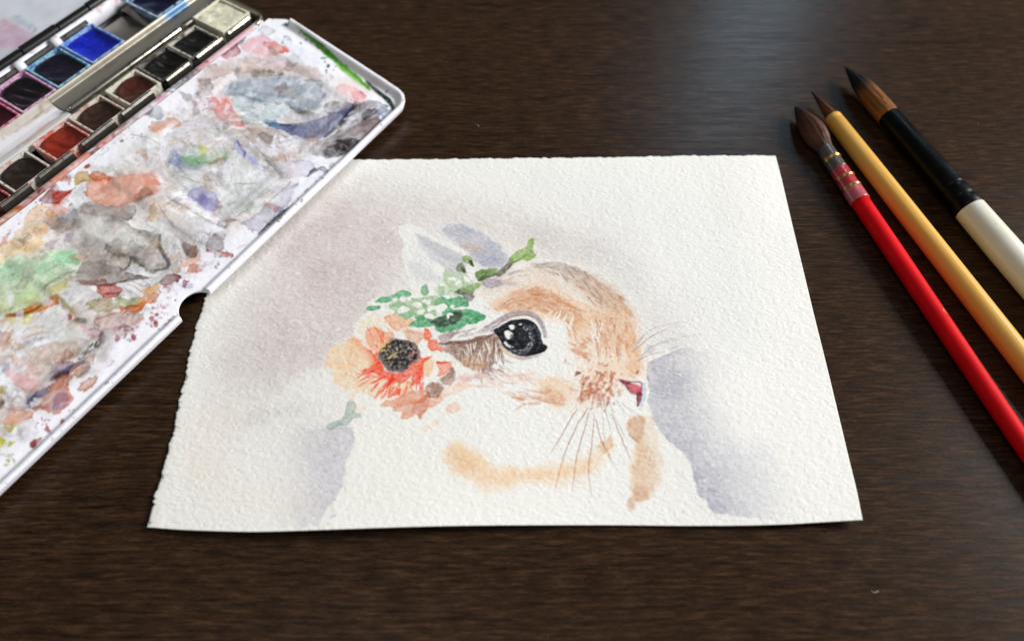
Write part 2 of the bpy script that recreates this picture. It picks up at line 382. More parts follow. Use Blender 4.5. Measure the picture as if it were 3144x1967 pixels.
P.wash('A', [(810,215),(860,175),(960,190),(1060,235),(1130,292),(1180,352),(1205,402),(1160,440),(1080,446),(1012,402),(962,352),(900,302),(845,262)], "bfbbc2", 0.85, 0.9, 0.9, 0.1, shade="b0b0bd", big=0.3)
P.wash('A', [(1040,330),(1120,310),(1190,380),(1150,440),(1060,420)], "abacba", 0.6, 1.8, 1, 0)
P.wash('A', [(920,305),(980,300),(1040,320),(1050,345),(980,352),(930,335)], "cdb3a8", 0.85, 0.7, 0.8, 0.2)
P.stroke('A', [(770,240),(850,300),(930,348),(1000,425),(1010,470)], 1.0, PB, 0.9, taper=False)
P.stroke('A', [(1010,450),(1090,462),(1170,455)], 0.8, PB, 0.8)
# sparkles of bare paper in the wash
for q, r in [((500,200),0.7),((470,290),0.6),((765,165),0.8),((490,430),0.5),((455,560),0.4),((150,830),0.5),((60,1080),0.9)]: P.dab('A', q, r, r*0.6, 1.0, PB, 0.9)
for q in [(1240,1060),(1330,1310),(1220,1410),(1545,1480)]: P.dab('G', q, 0.9, 0.5, 0.5, PB, 0.85, wob=0.6)
P.sat = 0.92
# tan crown of the head
P.wash('C', [(1000,615),(1110,575),(1200,568),(1330,592),(1420,645),(1510,705),(1572,795),(1585,870),(1500,830),(1400,765),(1300,722),(1150,690),(1000,700),(900,725),(860,700),(900,650)], "dfccbb", 0.75, 2.8, 1.2, 0, big=0.3)
P.wash('C', [(1260,600),(1370,620),(1470,668),(1535,735),(1578,815),(1500,815),(1420,760),(1330,700)], "cfae92", 0.65, 2.2, 1.2, 0.1, big=0.3)
P.wash('C', [(1100,572),(1180,562),(1270,580),(1350,612),(1380,640),(1290,625),(1190,590)], "b5a69c", 0.65, 1.4, 0.9, 0.1)
P.fur('C', [(1080,580),(1200,562),(1340,592),(1420,650),(1400,690),(1280,650),(1150,600)], 46, [((1100,580),(1180,580)),((1250,590),(1330,640)),((1390,640),(1440,700))], 5.5, 0.8, ["a3938b","93847e","b09a8c"], 0.5, 3)
P.fur('C', [(1280,640),(1420,650),(1530,730),(1580,820),(1460,800),(1360,730)], 50, [((1300,650),(1380,690)),((1450,690),(1510,750)),((1540,760),(1565,830))], 5, 0.8, ["c09370","b98762","a98a72"], 0.55, 4)
P.fur('C', [(860,680),(930,640),(1010,610),(1080,600),(1020,650),(930,690)], 26, [((880,680),(950,650)),((1000,620),(1080,600))], 6, 1.0, ["b0a3ab","c6b4a8","a99ca2"], 0.55, 5)
P.wash('C', [(870,665),(905,645),(960,650),(975,670),(900,685)], "a497a4", 0.8, 0.5, 0.8, 0.2)
# orange brow
OR = [(935,775),(990,735),(1030,700),(1090,690),(1180,694),(1250,735),(1300,780),(1322,838),(1300,868),(1262,845),(1210,815),(1150,795),(1090,785),(1010,792)]
P.wash('C', [(900,770),(1020,690),(1180,675),(1300,730),(1400,780),(1340,890),(1220,840),(1000,800)], "e6c3a3", 0.8, 2.5, 1.2, 0)
P.wash('C', OR, "d6a47e", 0.75, 1.1, 1.2, 0.15, shade="cd946c", big=0.3)
P.fur('C', OR, 70, [((960,775),(1020,740)),((1100,740),(1190,735)),((1220,760),(1290,820))], 6.0, 1.1, ["cd8f65","d9a47c","c48660"], 0.5, 6)
P.fur('C', [(1220,780),(1330,780),(1400,830),(1330,900),(1270,880)], 30, [((1260,800),(1300,880)),((1340,800),(1345,890))], 5.5, 1.0, ["cd8f62","d9a47c"], 0.6, 7)
P.fur('C', OR, 26, [((960,775),(1020,740)),((1100,740),(1190,735)),((1220,760),(1290,820))], 4.5, 0.5, ["efe0cd","ecd5bd"], 0.6, 8)
P.fur('C', [(1180,800),(1320,860),(1290,890),(1170,830)], 20, [((1200,830),(1225,800)),((1290,880),(1300,840))], 4.0, 0.55, ["efe6d8"], 0.9, 9)
# muzzle
P.wash('C', [(1310,860),(1420,790),(1560,815),(1590,900),(1608,1000),(1612,1085),(1560,1120),(1450,1190),(1340,1235),(1290,1160),(1330,1060),(1290,960)], "e9c8a6", 0.6, 6, 2, 0, big=0.3)
P.wash('C', [(1380,790),(1480,780),(1570,830),(1580,930),(1500,980),(1400,940)], "e0b38c", 0.6, 5, 2, 0)
P.wash('C', [(1560,860),(1592,900),(1612,1010),(1615,1085),(1560,1090),(1545,960)], "e3b48a", 0.7, 1.5, 1, 0)
P.fur('C', [(1390,800),(1560,830),(1590,940),(1500,990),(1400,930)], 30, [((1420,820),(1425,900)),((1540,850),(1560,930))], 5.5, 1.3, ["cf9168","d89f78","cd8a62"], 0.38, 10)
P.fur('C', [(1390,830),(1450,800),(1450,900),(1395,920)], 14, [((1420,820),(1418,900))], 6.5, 1.6, ["c98866","d3966f"], 0.5, 11)
for q in [(1490,860),(1545,940),(1500,960),(1410,960),(1450,960)]: P.stroke('C', [q,(q[0]+4,q[1]+45)], 1.6, "cb8458", 0.75)
P.fur('C', [(1310,940),(1400,920),(1420,1010),(1330,1030)], 24, [((1390,1000),(1330,950)),((1360,960),(1320,930))], 4.0, 1.3, ["c98159","d69870"], 0.5, 12)
P.fur('C', [(1380,860),(1430,850),(1425,960),(1390,950)], 12, [((1405,960),(1395,880)),((1420,950),(1425,870))], 5.5, 0.5, ["f0eae0"], 0.9, 13)
P.fur('C', [(1340,1080),(1500,1060),(1480,1200),(1340,1210)], 40, [((1400,1120),(1340,1190)),((1440,1120),(1430,1200)),((1470,1120),(1490,1190))], 4.0, 1.2, ["c97a55","bf6a49","d18e66"], 0.65, 14)
FK = [(700,745),(745,768),(800,745),(838,708),(868,745),(1003,742),(718,800),(760,800),(790,802),(835,795),(855,832),(906,843),(745,858),(783,848),(715,878),(825,862),(800,905),(690,750),(805,830),(880,748),(765,830),(735,840),(820,815)]
for k, q in enumerate(FK):
    r = random.Random(k); P.dab('B', q, r.uniform(0.7,1.4), r.uniform(0.4,0.75), r.uniform(-0.6,1.2), r.choice(["9f5540","b0634a","8f4d3a","bd7a5c"]), r.uniform(0.5,0.85), 0.25, 0.6)
P.wash('B', [(705,850),(750,835),(760,870),(730,890),(700,890)], "bd7258", 0.55, 0.4, 0.6, 0.2)
P.wash('B', [(770,840),(815,830),(820,870),(800,900),(780,890)], "c07a5e", 0.5, 0.5, 0.6, 0.2)
for q in [(765,930),(835,940),(880,905),(850,900),(910,860),(800,915)]: P.dab('B', q, 0.8, 0.5, 0.7, "96948a", 0.7)
rk = random.Random(77)
for k in range(60):
    P.dab('C', (rk.gauss(1400, 70), rk.gauss(1060, 75)), rk.uniform(0.4,1.1), rk.uniform(0.25,0.5), rk.uniform(0.2,1.4), rk.choice(["c9825c","d39a76","bb6f4e","d8a684"]), rk.uniform(0.3,0.65), 0.25, 0.5)
# cheek
P.wash('C', [(1130,1120),(1180,1095),(1250,1110),(1290,1160),(1280,1210),(1230,1240),(1180,1200),(1140,1160)], "ebcaa6", 0.75, 3.2, 1.5, 0)
P.wash('C', [(1150,1155),(1190,1145),(1240,1170),(1270,1205),(1230,1225),(1170,1195)], "d9a27a", 0.6, 1.6, 1.2, 0.1)
P.fur('C', [(1010,1190),(1150,1150),(1270,1180),(1260,1230),(1130,1230),(1030,1215)], 34, [((1250,1200),(1180,1170)),((1150,1190),(1060,1195))], 5, 1.0, ["d9a27e","e2b795","cf8f68"], 0.55, 15)
P.fur('C', [(1000,1040),(1100,1060),(1130,1110),(1020,1110)], 12, [((1020,1060),(1110,1090))], 6, 1.6, ["ebd3c6","e6cdc2"], 0.6, 16)
# chin and chest
P.wash('B', [(8,1160),(60,1090),(150,1130),(220,1192),(300,1232),(420,1238),(540,1222),(640,1205),(740,1172),(830,1112),(872,1088),(838,1180),(800,1252),(700,1292),(560,1312),(400,1312),(300,1335),(225,1355),(180,1320),(100,1282),(30,1225)], "eed3b2", 0.88, 3.0, 1.6, 0, big=0.3)
P.wash('B', [(30,1150),(100,1140),(180,1200),(200,1270),(100,1260),(40,1210)], "e3b98c", 0.65, 3.2, 1.5, 0)
P.wash('B', [(180,1270),(400,1255),(620,1245),(780,1210),(720,1280),(500,1300),(260,1330)], "e8c39c", 0.6, 2.8, 1.5, 0)
P.wash('B', [(800,1115),(872,1083),(862,1120),(825,1165)], "d9a880", 0.7, 0.6, 1, 0.2)
P.wash('E', [(52,712),(90,662),(160,648),(232,640),(256,662),(262,720),(300,820),(312,950),(300,1080),(272,1185),(200,1235),(140,1255),(84,1312),(78,1210),(95,1050),(118,880),(75,770)], "e2c5a5", 0.9, 1.0, 1.0, 0.12, 1.2, fade=[(150,950),(420,930)], big=0.3)
P.wash('E', [(55,712),(92,664),(180,650),(170,740),(140,830),(90,770)], "cfa283", 0.85, 0.7, 0.8, 0.3)
P.wash('E', [(84,1312),(80,1230),(130,1130),(210,1150),(215,1225),(140,1255)], "cfa183", 0.8, 0.8, 0.9, 0.25)
P.wash('E', [(110,880),(240,840),(280,1000),(250,1120),(120,1120)], "dcb998", 0.5, 2.5, 1.2, 0)
P.stroke('E', [(70,770),(110,810),(150,835)], 0.8, "a9806a", 0.7)
P.sat = 0.95
# nose
P.wash('E', [(162,405),(190,415),(212,430),(205,520),(180,590),(150,600),(160,540)], "eceae6", 1.0, 0.3, 0.4, 0)
P.wash('E', [(165,412),(195,425),(188,520),(160,585),(148,590),(165,500)], "b9c0d4", 0.9, 0.4, 0.5, 0.2)
P.wash('E', [(3,383),(45,386),(110,400),(166,405),(162,470),(152,495),(100,486),(60,456),(32,418)], "b0606a", 0.92, 0.4, 0.4, 0.1, shade="8f3f50")
P.wash('E', [(90,412),(150,412),(160,470),(120,480),(80,450)], "d0636a", 0.85, 0.8, 0.5, 0)
P.wash('E', [(85,402),(140,406),(158,412),(155,440),(135,425)], "eddcdc", 0.9, 0.3, 0.3, 0)
P.stroke('E', [(3,383),(60,392),(166,404)], 0.7, "7e3f4c", 0.55, taper=False)
P.stroke('E', [(163,405),(161,470),(150,495)], 0.6, "7a4452", 0.4, taper=False)
P.stroke('E', [(146,488),(143,530),(136,572)], [2.4,2.0,0.6], "7c2f3f", 0.95)
P.sat = 0.9
# the white of the face beside the eye, brown behind it
P.wash('A', [(815,915),(880,905),(960,895),(1060,870),(1150,860),(1170,930),(1185,985),(1150,1030),(1060,1060),(960,1060),(880,1100),(850,1070),(830,1000)], "a68374", 0.95, 0.7, 1.0, 0.1, shade="94705f", big=0.3)
P.wash('A', [(900,1010),(1000,990),(1090,1030),(1040,1090),(930,1080)], "cfa27c", 0.7, 1.2, 1, 0)
P.fur('A', [(830,930),(1140,880),(1190,1000),(1130,1080),(880,1090)], 50, [((880,950),(870,1040)),((1000,960),(1010,1060)),((1130,920),(1150,1030))], 4.5, 0.7, ["7d5a4f","8a6658","6f5048","b58a70"], 0.6, 17)
P.fur('A', [(940,960),(1120,930),(1170,1030),(980,1050)], 30, [((960,1040),(940,960)),((1050,1030),(1040,950)),((1140,1020),(1130,940))], 4.5, 0.42, ["f1e9de","ecdfd2"], 0.95, 18)
P.fur('A', [(880,1060),(1150,1040),(1210,1010),(1130,1120),(950,1120)], 34, [((920,1070),(980,1110)),((1080,1060),(1130,1105))], 4.5, 0.8, ["a3857f","b39690","94767a"], 0.6, 19)
P.stroke('A', [(790,915),(880,912),(990,900),(1090,870),(1160,840)], [1.6,1.4,1.6,1.4,1.0], "7a5850", 0.85)
P.wash('A', [(770,880),(830,850),(900,830),(960,810),(1040,790),(1140,790),(1150,835),(1060,860),(960,880),(870,895),(800,905)], "e9e5dd", 0.95, 0.4, 0.6, 0)
P.fur('A', [(780,890),(860,850),(1000,800),(1150,780),(1150,830),(1000,870),(860,900)], 26, [((800,890),(900,850)),((1000,840),(1120,800))], 7, 0.9, ["a99aa2","b8a9ae","8f7f88"], 0.6, 20)
P.wash('A', [(775,880),(830,850),(880,850),(860,885),(810,905)], "9a8078", 0.8, 0.5, 0.7, 0.2)
# eye
P.stroke('B', [(215,515),(290,470),(350,444),(425,436),(480,458),(515,505),(528,560)], [0.8,1.6,2.2,2.4,2.4,2.0,1.4], "a3929a", 0.85, 0.4)
P.stroke('B', [(300,480),(360,454),(425,446),(475,466)], 1.6, "c9a99c", 0.7, 0.5)
P.stroke('B', [(280,492),(345,460),(425,447),(490,470),(525,520)], 0.6, "6d5a64", 0.7)
P.stroke('B', [(300,600),(345,648),(410,668),(470,662),(500,655)], 2.2, "b3a0a4", 0.8, 0.5)
P.stroke('B', [(298,610),(345,650),(405,664)], 0.9, "e6cf9a", 0.9)
P.wash('B', [(262,527),(300,503),(345,478),(418,466),(470,488),(503,535),(515,588),(541,612),(522,636),(470,655),(410,660),(352,642),(310,604),(288,562)], "1a1b20", 1.0, 0.22, 0.3, 0, gran=0.02, big=0.02)
P.stroke('B', [(320,560),(335,610),(375,645),(420,648),(455,615),(465,560),(450,515),(415,495)], [0.5,1.0,1.3,1.2,1.2,1.0,0.8,0.4], "54565f", 0.55, 0.6)
P.stroke('B', [(470,500),(495,545),(500,595),(480,630)], [0.5,0.9,0.9,0.4], "474955", 0.7, 0.3)
rr_ = random.Random(7)
for k in range(70):
    an = math.radians(rr_.uniform(-70, 120)); R_ = rr_.uniform(0.72, 1.0)
    q = (395+72*R_*math.cos(an), 572+78*R_*math.sin(an))
    P.dab('B', q, rr_.uniform(0.15,0.38), rr_.uniform(0.12,0.22), rr_.uniform(0,3), rr_.choice(["c9ccd2","8f95a3","e6e6e6","7f8390"]), rr_.uniform(0.5,0.95), 0.12, 0.1)
for k in range(30):
    P.dab('B', (rr_.uniform(335,470), rr_.uniform(500,640)), 0.2, 0.15, 0, rr_.choice(["6f7380","9a9fab"]), 0.5, 0.12, 0.1)
P.wash('B', [(318,535),(335,528),(350,535),(362,550),(350,570),(332,572),(320,552)], "f1f1ee", 1.0, 0.2, 0.3, 0)
P.wash('B', [(345,552),(368,545),(365,570),(350,575)], "3a3b42", 0.8, 0.3, 0.2, 0)
P.wash('B', [(340,505),(362,500),(366,516),(352,522)], "eeeeeb", 1.0, 0.2, 0.25, 0)
P.stroke('B', [(322,590),(333,603),(345,610)], 1.0, "e4e4e2", 0.95, taper=False)
P.dab('B', (398,497), 0.6, 0.35, 0.2, "d8d8d8", 0.9); P.dab('B', (358,612), 0.5, 0.3, 0, "b8b8bc", 0.8)
P.dab('B', (380,600), 1.2, 0.9, 0.3, "3d3a4a", 0.6, 0.5)
P.sat = 0.85
# whiskers
WK = [[(690,935),(620,1050),(550,1172)],[(750,925),(680,1040),(620,1190),(576,1360)],[(755,950),(705,1120),(680,1240),(666,1375)],[(782,950),(768,1110),(750,1230),(757,1320),(767,1382)],[(788,985),(825,1115),(890,1230)],[(868,950),(912,1060),(985,1238)],[(820,940),(835,1080),(865,1200)],[(700,890),(660,960)]]
for k, w in enumerate(WK): P.stroke('B', w, 0.5 if k < 6 else 0.35, "b5735f" if k < 6 else "c9a394", 0.75, 0.14)
for w in [[(820,870),(850,990),(870,1060)],[(890,880),(930,940),(975,985)],[(920,900),(970,940),(1020,970)],[(850,880),(890,980),(960,1110)],[(760,940),(720,1010)]]: P.stroke('B', w, 0.4, "a7a49c", 0.7, 0.14)
for w in [[(600,1110),(575,1290),(560,1350)],[(660,1250),(655,1380)],[(840,1160),(860,1250)]]: P.stroke('B', w, 0.5, PB, 0.8, 0.14)
for w, c in [([(985,635),(1050,575),(1120,535),(1180,505)],"b07a70"),([(985,610),(1030,555),(1120,505),(1280,478)],"a9adb2"),([(1005,690),(1060,625),(1150,580),(1330,545)],"a6b0b8"),([(1000,690),(1070,652),(1150,638)],"c0766a"),([(1000,665),(1060,635)],"c0766a"),([(1060,620),(1140,590),(1230,575)],"b9a39e"),([(975,640),(1010,590),(1040,545)],"9aa0a4")]:
    P.stroke('B', w, 0.5, c, 0.65, 0.14)
P.stroke('B', [(1050,690),(1130,655),(1220,615),(1285,600)], 1.0, PB, 0.8)
P.sat = 1.08; P.con = 1.05
# ---- flower
P.wash('A', [(95,1040),(110,955),(180,905),(255,880),(250,830),(340,700),(360,640),(600,600),(700,560),(760,900),(1000,1100),(840,1200),(700,1340),(420,1340),(260,1300),(240,1200),(110,1130)], PB, 1.0, 0.35, 0.8, 0)
P.wash('A', [(90,1045),(110,955),(180,905),(262,882),(330,932),(395,1005),(425,1080),(395,1140),(300,1182),(180,1182),(108,1125)], "f3d3b2", 0.95, 0.5, 1.5, 0.25, shade="efc39c", big=0.3)
P.wash('A', [(250,890),(330,930),(400,1000),(430,1060),(380,1050),(310,960)], "ee9a72", 0.7, 2.0, 0.8, 0)
P.wash('A', [(260,860),(300,780),(370,735),(440,760),(430,800),(330,850)], "f5dcc6", 0.7, 1.0, 0.9, 0.2)
P.wash('A', [(325,870),(350,820),(400,812),(430,840),(500,850),(508,885),(470,905),(430,960),(400,985),(350,930)], "f0a077", 0.95, 0.35, 0.7, 0.2, shade="f4b48c")
P.wash('A', [(440,760),(470,735),(530,730),(570,760),(620,765),(625,790),(590,815),(560,820),(520,840),(480,815)], "f1a67e", 0.95, 0.35, 0.7, 0.2, shade="f5bc9a")
P.wash('A', [(560,830),(620,830),(690,870),(670,920),(600,900)], "dda98a", 0.8, 0.6, 0.8, 0.2)
P.stroke('A', [(580,830),(620,845),(690,870),(640,905)], 0.5, "cf7a5c", 0.6)
P.wash('A', [(655,940),(690,880),(760,900),(810,960),(830,1010),(780,1060),(740,1140),(700,1050),(720,1000)], "f2efe6", 1.0, 0.3, 0.5, 0)
P.wash('A', [(684,828),(720,835),(738,870),(725,890),(770,895),(782,925),(808,932),(806,972),(780,955),(740,958),(712,930),(715,900),(690,880)], "e8583f", 0.95, 0.28, 0.5, 0.15, shade="ef8258")
P.wash('A', [(765,1032),(850,1030),(858,1055),(830,1100),(775,1118),(780,1080)], "f08a63", 0.95, 0.3, 0.5, 0.3)
P.stroke('A', [(765,1032),(800,1035),(852,1030)], 1.0, "e0493a", 0.85)
P.wash('A', [(700,1010),(740,1000),(745,1080),(720,1120),(690,1090)], "f4c29c", 0.9, 0.6, 0.6, 0.15)
P.wash('A', [(290,1180),(400,1120),(520,1120),(640,1160),(560,1230),(440,1260),(330,1220),(260,1240),(280,1300),(330,1320),(420,1300),(260,1330),(240,1240)], "f3cfae", 0.8, 0.8, 1.0, 0.2)
RB = [(405,960),(380,985),(335,945),(390,1040),(330,1075),(290,1092),(380,1100),(410,1110),(360,1168),(430,1135),(470,1140),(425,1205),(500,1165),(540,1160),(520,1200),(560,1160),(620,1110),(600,1190),(660,1160),(690,1120),(690,1060),(700,1030),(745,1000),(660,1005),(640,970),(600,1060),(520,1090),(440,1075),(415,1020)]
P.wash('A', RB, "e4493a", 0.92, 0.6, 0.8, 0.1, smooth=False, shade="ee6e4c")
P.fur('A', [(300,1060),(420,1090),(560,1130),(690,1080),(700,1180),(520,1230),(360,1180)], 40, [((430,1080),(330,1110)),((480,1100),(430,1200)),((580,1110),(560,1200)),((660,1080),(680,1150))], 6, 1.0, ["e8573f","f0855f","e03e33"], 0.7, 21)
P.fur('A', [(350,830),(500,860),(450,960),(380,940)], 14, [((440,930),(400,850)),((460,900),(450,850))], 5, 0.7, ["e5764f"], 0.6, 22)
P.wash('A', [(415,960),(440,920),(490,895),(560,890),(620,905),(655,940),(660,990),(620,1050),(560,1082),(490,1085),(435,1060),(415,1010)], "857b73", 0.97, 0.4, 1.0, 0, shade="6a625f")
P.wash('A', [(600,940),(660,960),(660,1010),(610,1060),(590,1020)], "a8807f", 0.75, 0.9, 0.6, 0)
P.wash('A', [(420,930),(460,905),(480,930),(440,970)], "d6bb7e", 0.8, 0.6, 0.6, 0)
for k in range(150):
    an = rr_.uniform(0, 6.283); R_ = math.sqrt(rr_.random())
    q = (532+112*R_*math.cos(an), 985+90*R_*math.sin(an))
    P.dab('A', q, rr_.uniform(0.45,0.9), rr_.uniform(0.35,0.65), rr_.uniform(0,3), rr_.choice(["262423","1f1f21","2e2b28","2b2a2e","232225","3d393a","4a4248"]), rr_.uniform(0.75,1), 0.16, 0.3)
for k in range(22):
    an = rr_.uniform(0, 6.283); R_ = math.sqrt(rr_.random())
    P.dab('A', (525+100*R_*math.cos(an), 975+80*R_*math.sin(an)), rr_.uniform(0.25,0.55), rr_.uniform(0.2,0.4), rr_.uniform(0,3), rr_.choice(["c2ae78","b9b1a0","d8d2c4","9a8a70"]), 0.85, 0.14, 0.3)
P.stroke('A', [(470,1010),(500,985),(530,965)], 1.0, "cdb27a", 0.8)
# lower petals
P.wash('A', [(300,1290),(360,1260),(440,1255),(520,1240),(560,1260),(480,1310),(400,1320),(330,1310)], "f1ede3", 0.95, 0.5, 0.6, 0)
P.wash('A', [(420,1300),(470,1265),(530,1250),(560,1225),(640,1205),(720,1215),(700,1260),(620,1290),(500,1310)], "d88e6f", 0.9, 0.4, 0.7, 0.2, shade="e0a283")
P.wash('A', [(500,1310),(540,1280),(620,1260),(640,1300),(600,1385),(550,1380),(560,1340),(500,1338)], "d9987c", 0.9, 0.35, 0.7, 0.25)
P.wash('A', [(620,1290),(690,1240),(730,1230),(710,1310),(665,1388),(650,1350),(620,1340)], "cf7f63", 0.9, 0.35, 0.7, 0.2)
P.wash('A', [(720,1270),(760,1240),(820,1230),(810,1260),(740,1310),(715,1310)], "e2ab92", 0.85, 0.4, 0.7, 0.25)
P.wash('A', [(820,1320),(860,1285),(910,1300),(905,1330),(850,1350)], "eac1ab", 0.85, 0.4, 0.6, 0.3)
P.wash('A', [(690,1210),(700,1175),(740,1150),(780,1160),(800,1185),(780,1240),(730,1250)], "8f6350", 0.9, 0.5, 0.8, 0.15, shade="a06a52")
P.wash('A', [(785,1140),(830,1110),(860,1060),(880,1090),(880,1140),(850,1165),(800,1160)], "936a55", 0.85, 0.5, 0.8, 0.15)
P.wash('A', [(800,1195),(830,1175),(930,1160),(990,1180),(900,1210),(820,1240)], "eccdb8", 0.75, 0.6, 0.8, 0.25)
P.fur('A', [(820,1160),(1000,1100),(1150,1080),(1330,1110),(1300,1150),(1000,1190),(850,1200)], 26, [((850,1190),(930,1160)),((1100,1100),(1180,1130))], 7, 1.4, ["ecd0c2","e5c4ba","d9b8b2"], 0.5, 23)
P.wash('A', [(660,1460),(700,1420),(770,1385),(790,1400),(730,1440),(690,1462)], "f2dccd", 0.8, 0.5, 0.6, 0.2)
# sage sprig
P.wash('A', [(88,1450),(92,1415),(130,1400),(185,1382),(200,1330),(212,1285),(245,1268),(270,1285),(268,1330),(262,1348),(300,1348),(298,1375),(250,1378),(212,1420),(170,1425),(130,1442)], "a9b9ae", 0.95, 0.3, 0.5, 0.3, shade="9fb0a8")
# leaves
GR, GD, OL = "56a071", "3f8a5e", "86a45c"
P.wash('A', [(388,650),(430,626),(500,615),(545,592),(600,592),(606,615),(572,635),(500,652),(450,665),(395,662)], GR, 0.97, 0.25, 0.6, 0.15, shade="74b48a")
P.wash('A', [(330,698),(370,683),(415,685),(420,703),(372,714),(335,710)], GR, 0.97, 0.25, 0.4, 0.2)
P.wash('A', [(668,600),(678,565),(698,552),(718,578),(712,604),(692,622)], GR, 0.97, 0.25, 0.4, 0.2)
for pts in [[(480,690),(540,680),(600,700),(640,690),(700,640)],[(520,650),(560,690),(620,720),(660,745)],[(610,640),(660,650),(720,630),(760,650)],[(660,700),(700,740),(760,740)],[(590,710),(540,740),(510,715)],[(700,650),(690,690),(720,730)],[(780,560),(800,590),(790,620)],[(820,520),(850,560),(840,610)],[(870,540),(880,580),(900,600)],[(930,510),(945,550),(920,580)],[(820,460),(830,500),(870,490)],[(640,740),(690,745),(700,700)]]:
    P.stroke('A', pts, [1.0,2.6,2.2,1.0], rr_.choice(["a9c29c","93b48e","b7c9a8"]), 0.85, 0.25, 0.6)
P.wash('A', [(752,655),(800,625),(830,642),(900,625),(950,640),(962,682),(900,690),(870,702),(845,730),(810,735),(760,700)], GD, 0.95, 0.3, 0.8, 0.1, shade="70b086")
P.wash('A', [(640,745),(690,738),(720,768),(790,752),(830,725),(870,706),(940,700),(1000,705),(1050,726),(1074,752),(1030,780),(960,802),(900,832),(840,848),(800,852),(762,836),(750,802),(690,816),(612,812),(602,800),(640,772)], GD, 0.97, 0.28, 0.8, 0.1, shade="62aa7b")
P.wash('A', [(712,772),(780,764),(850,728),(905,710),(938,728),(905,788),(825,815),(755,795)], "3f5146", 0.9, 0.8, 1.0, 0, shade="4a4f47")
P.wash('A', [(560,735),(610,720),(630,745),(590,762),(555,755)], "6db084", 0.9, 0.3, 0.5, 0.2)
P.wash('A', [(490,665),(560,640),(640,650),(720,622),(775,650),(760,720),(690,752),(620,745),(540,735),(500,700)], "9dbb94", 0.75, 0.5, 1.4, 0.1, rag=0.7)
P.wash('A', [(770,560),(820,470),(900,470),(970,500),(985,560),(930,600),(850,620),(790,620)], "b5c8a6", 0.55, 0.6, 1.5, 0.1, rag=0.9)
for q, r in [((560,650),1.7),((640,675),1.6),((700,660),1.5),((740,690),1.8),((795,690),2.2),((670,720),1.6),((560,710),2.0),((600,640),1.3),((850,740),1.2),((720,740),1.7),((510,655),1.3),((800,560),1.2),((860,520),1.3),((900,540),1.0),((960,520),1.2),((790,720),1.2),((860,690),0.8)]:
    for j in range(3): P.dab('A', (q[0]+rr_.uniform(-14,14), q[1]+rr_.uniform(-10,10)), r*rr_.uniform(0.6,1), r*rr_.uniform(0.45,0.8), rr_.uniform(0,3), "f0efe6", 0.95, 0.2, 0.5)
for q in [(560,672),(640,695),(705,680),(745,712),(600,725),(680,640),(530,690)]: P.dab('A', q, 0.7, 0.5, rr_.uniform(0,3), "8fae86", 0.8)
P.wash('A', [(880,600),(920,575),(990,570),(1003,605),(985,650),(955,652),(920,622)], "6a6a5a", 0.92, 0.45, 0.8, 0.1, shade="565348")
P.wash('A', [(905,590),(950,560),(1015,540),(1040,548),(1005,590),(945,600)], "93ab76", 0.9, 0.5, 0.6, 0.1)
P.wash('A', [(1008,478),(1060,460),(1130,450),(1148,478),(1100,505),(1040,530),(1012,515)], "84a066", 0.95, 0.3, 0.6, 0.1, shade="718a55")
P.wash('A', [(1020,525),(1050,500),(1130,480),(1140,490),(1100,508),(1045,530)], "5d6b48", 0.8, 0.5, 0.5, 0)
P.wash('A', [(1135,490),(1165,450),(1195,425),(1225,385),(1245,398),(1218,448),(1165,496)], "57593f", 0.95, 0.3, 0.5, 0.1)
P.wash('A', [(1222,390),(1262,345),(1318,322),(1330,290),(1348,266),(1370,270),(1362,345),(1382,372),(1345,405),(1290,398),(1240,420)], OL, 0.97, 0.25, 0.5, 0.15, shade="93b064")
P.stroke('A', [(1235,415),(1280,398),(1320,370)], 0.9, "62743f", 0.7)
P.wash('A', [(925,380),(960,370),(988,388),(1000,440),(965,420),(932,408)], "8ba35e", 0.95, 0.25, 0.4, 0.1)
P.wash('A', [(965,400),(990,400),(998,442),(978,425)], "3a3a28", 0.9, 0.35, 0.3, 0)
P.wash('A', [(885,445),(918,415),(945,440),(948,475),(902,470)], "78845a", 0.92, 0.3, 0.5, 0.1)
P.wash('A', [(920,445),(945,450),(948,475),(925,472)], "4d4a3a", 0.8, 0.4, 0.3, 0)
for q in [(1083,80),(460,1325)]: P.dab('E', q, 0.35, 0.25, 0.3, "6a6660", 0.8, 0.1, 0.1)

P.con = 1.0
# ------------------------------------------------------------------ the painting: the sheet of paper
def paper_edges():
    xs = np.linspace(0, 1, 40)
    left = np.array([at(*p, 0.6) for p in [(736,494),(700,620),(660,780),(632,905),(620,940),(600,1010),(575,1120),(557,1210),(540,1280),(527,1340),(505,1420),(482,1500),(465,1570),(452,1617)]])
    right = np.array([at(*p, 0.6) for p in [(2381,478),(2402,560),(2430,680),(2465,825),(2500,970),(2535,1110),(2570,1255),(2607,1410),(2630,1505),(2648,1595)]])
    top = np.array([at(*p, 0.6) for p in [(736,494),(1000,493),(1090,490),(1200,490),(1400,488),(1600,486),(1800,484),(2000,481),(2200,478),(2381,478)]])
    bot = np.array([at(*p, 0.6) for p in [(452,1617),(560,1625),(700,1630),(810,1631),(1000,1625),(1200,1618),(1400,1613),(1640,1611),(1900,1611),(2100,1613),(2280,1612),(2420,1608),(2540,1601),(2648,1595)]])
    return left, right, top, bot
def resample(C, n):
    C = smooth_loop(C, 8, False); d = np.r_[0, np.cumsum(np.linalg.norm(np.diff(C, axis=0), axis=1))]; t = np.linspace(0, d[-1], n)
    return np.c_[np.interp(t, d, C[:, 0]), np.interp(t, d, C[:, 1])]
NX, NY = 860, 600
L_, R_e, T_, B_ = paper_edges(); L_ = resample(L_, NY); R_e = resample(R_e, NY); T_ = resample(T_, NX); B_ = resample(B_, NX)
z0 = np.zeros(NY); q = np.arange(NY)*0.3
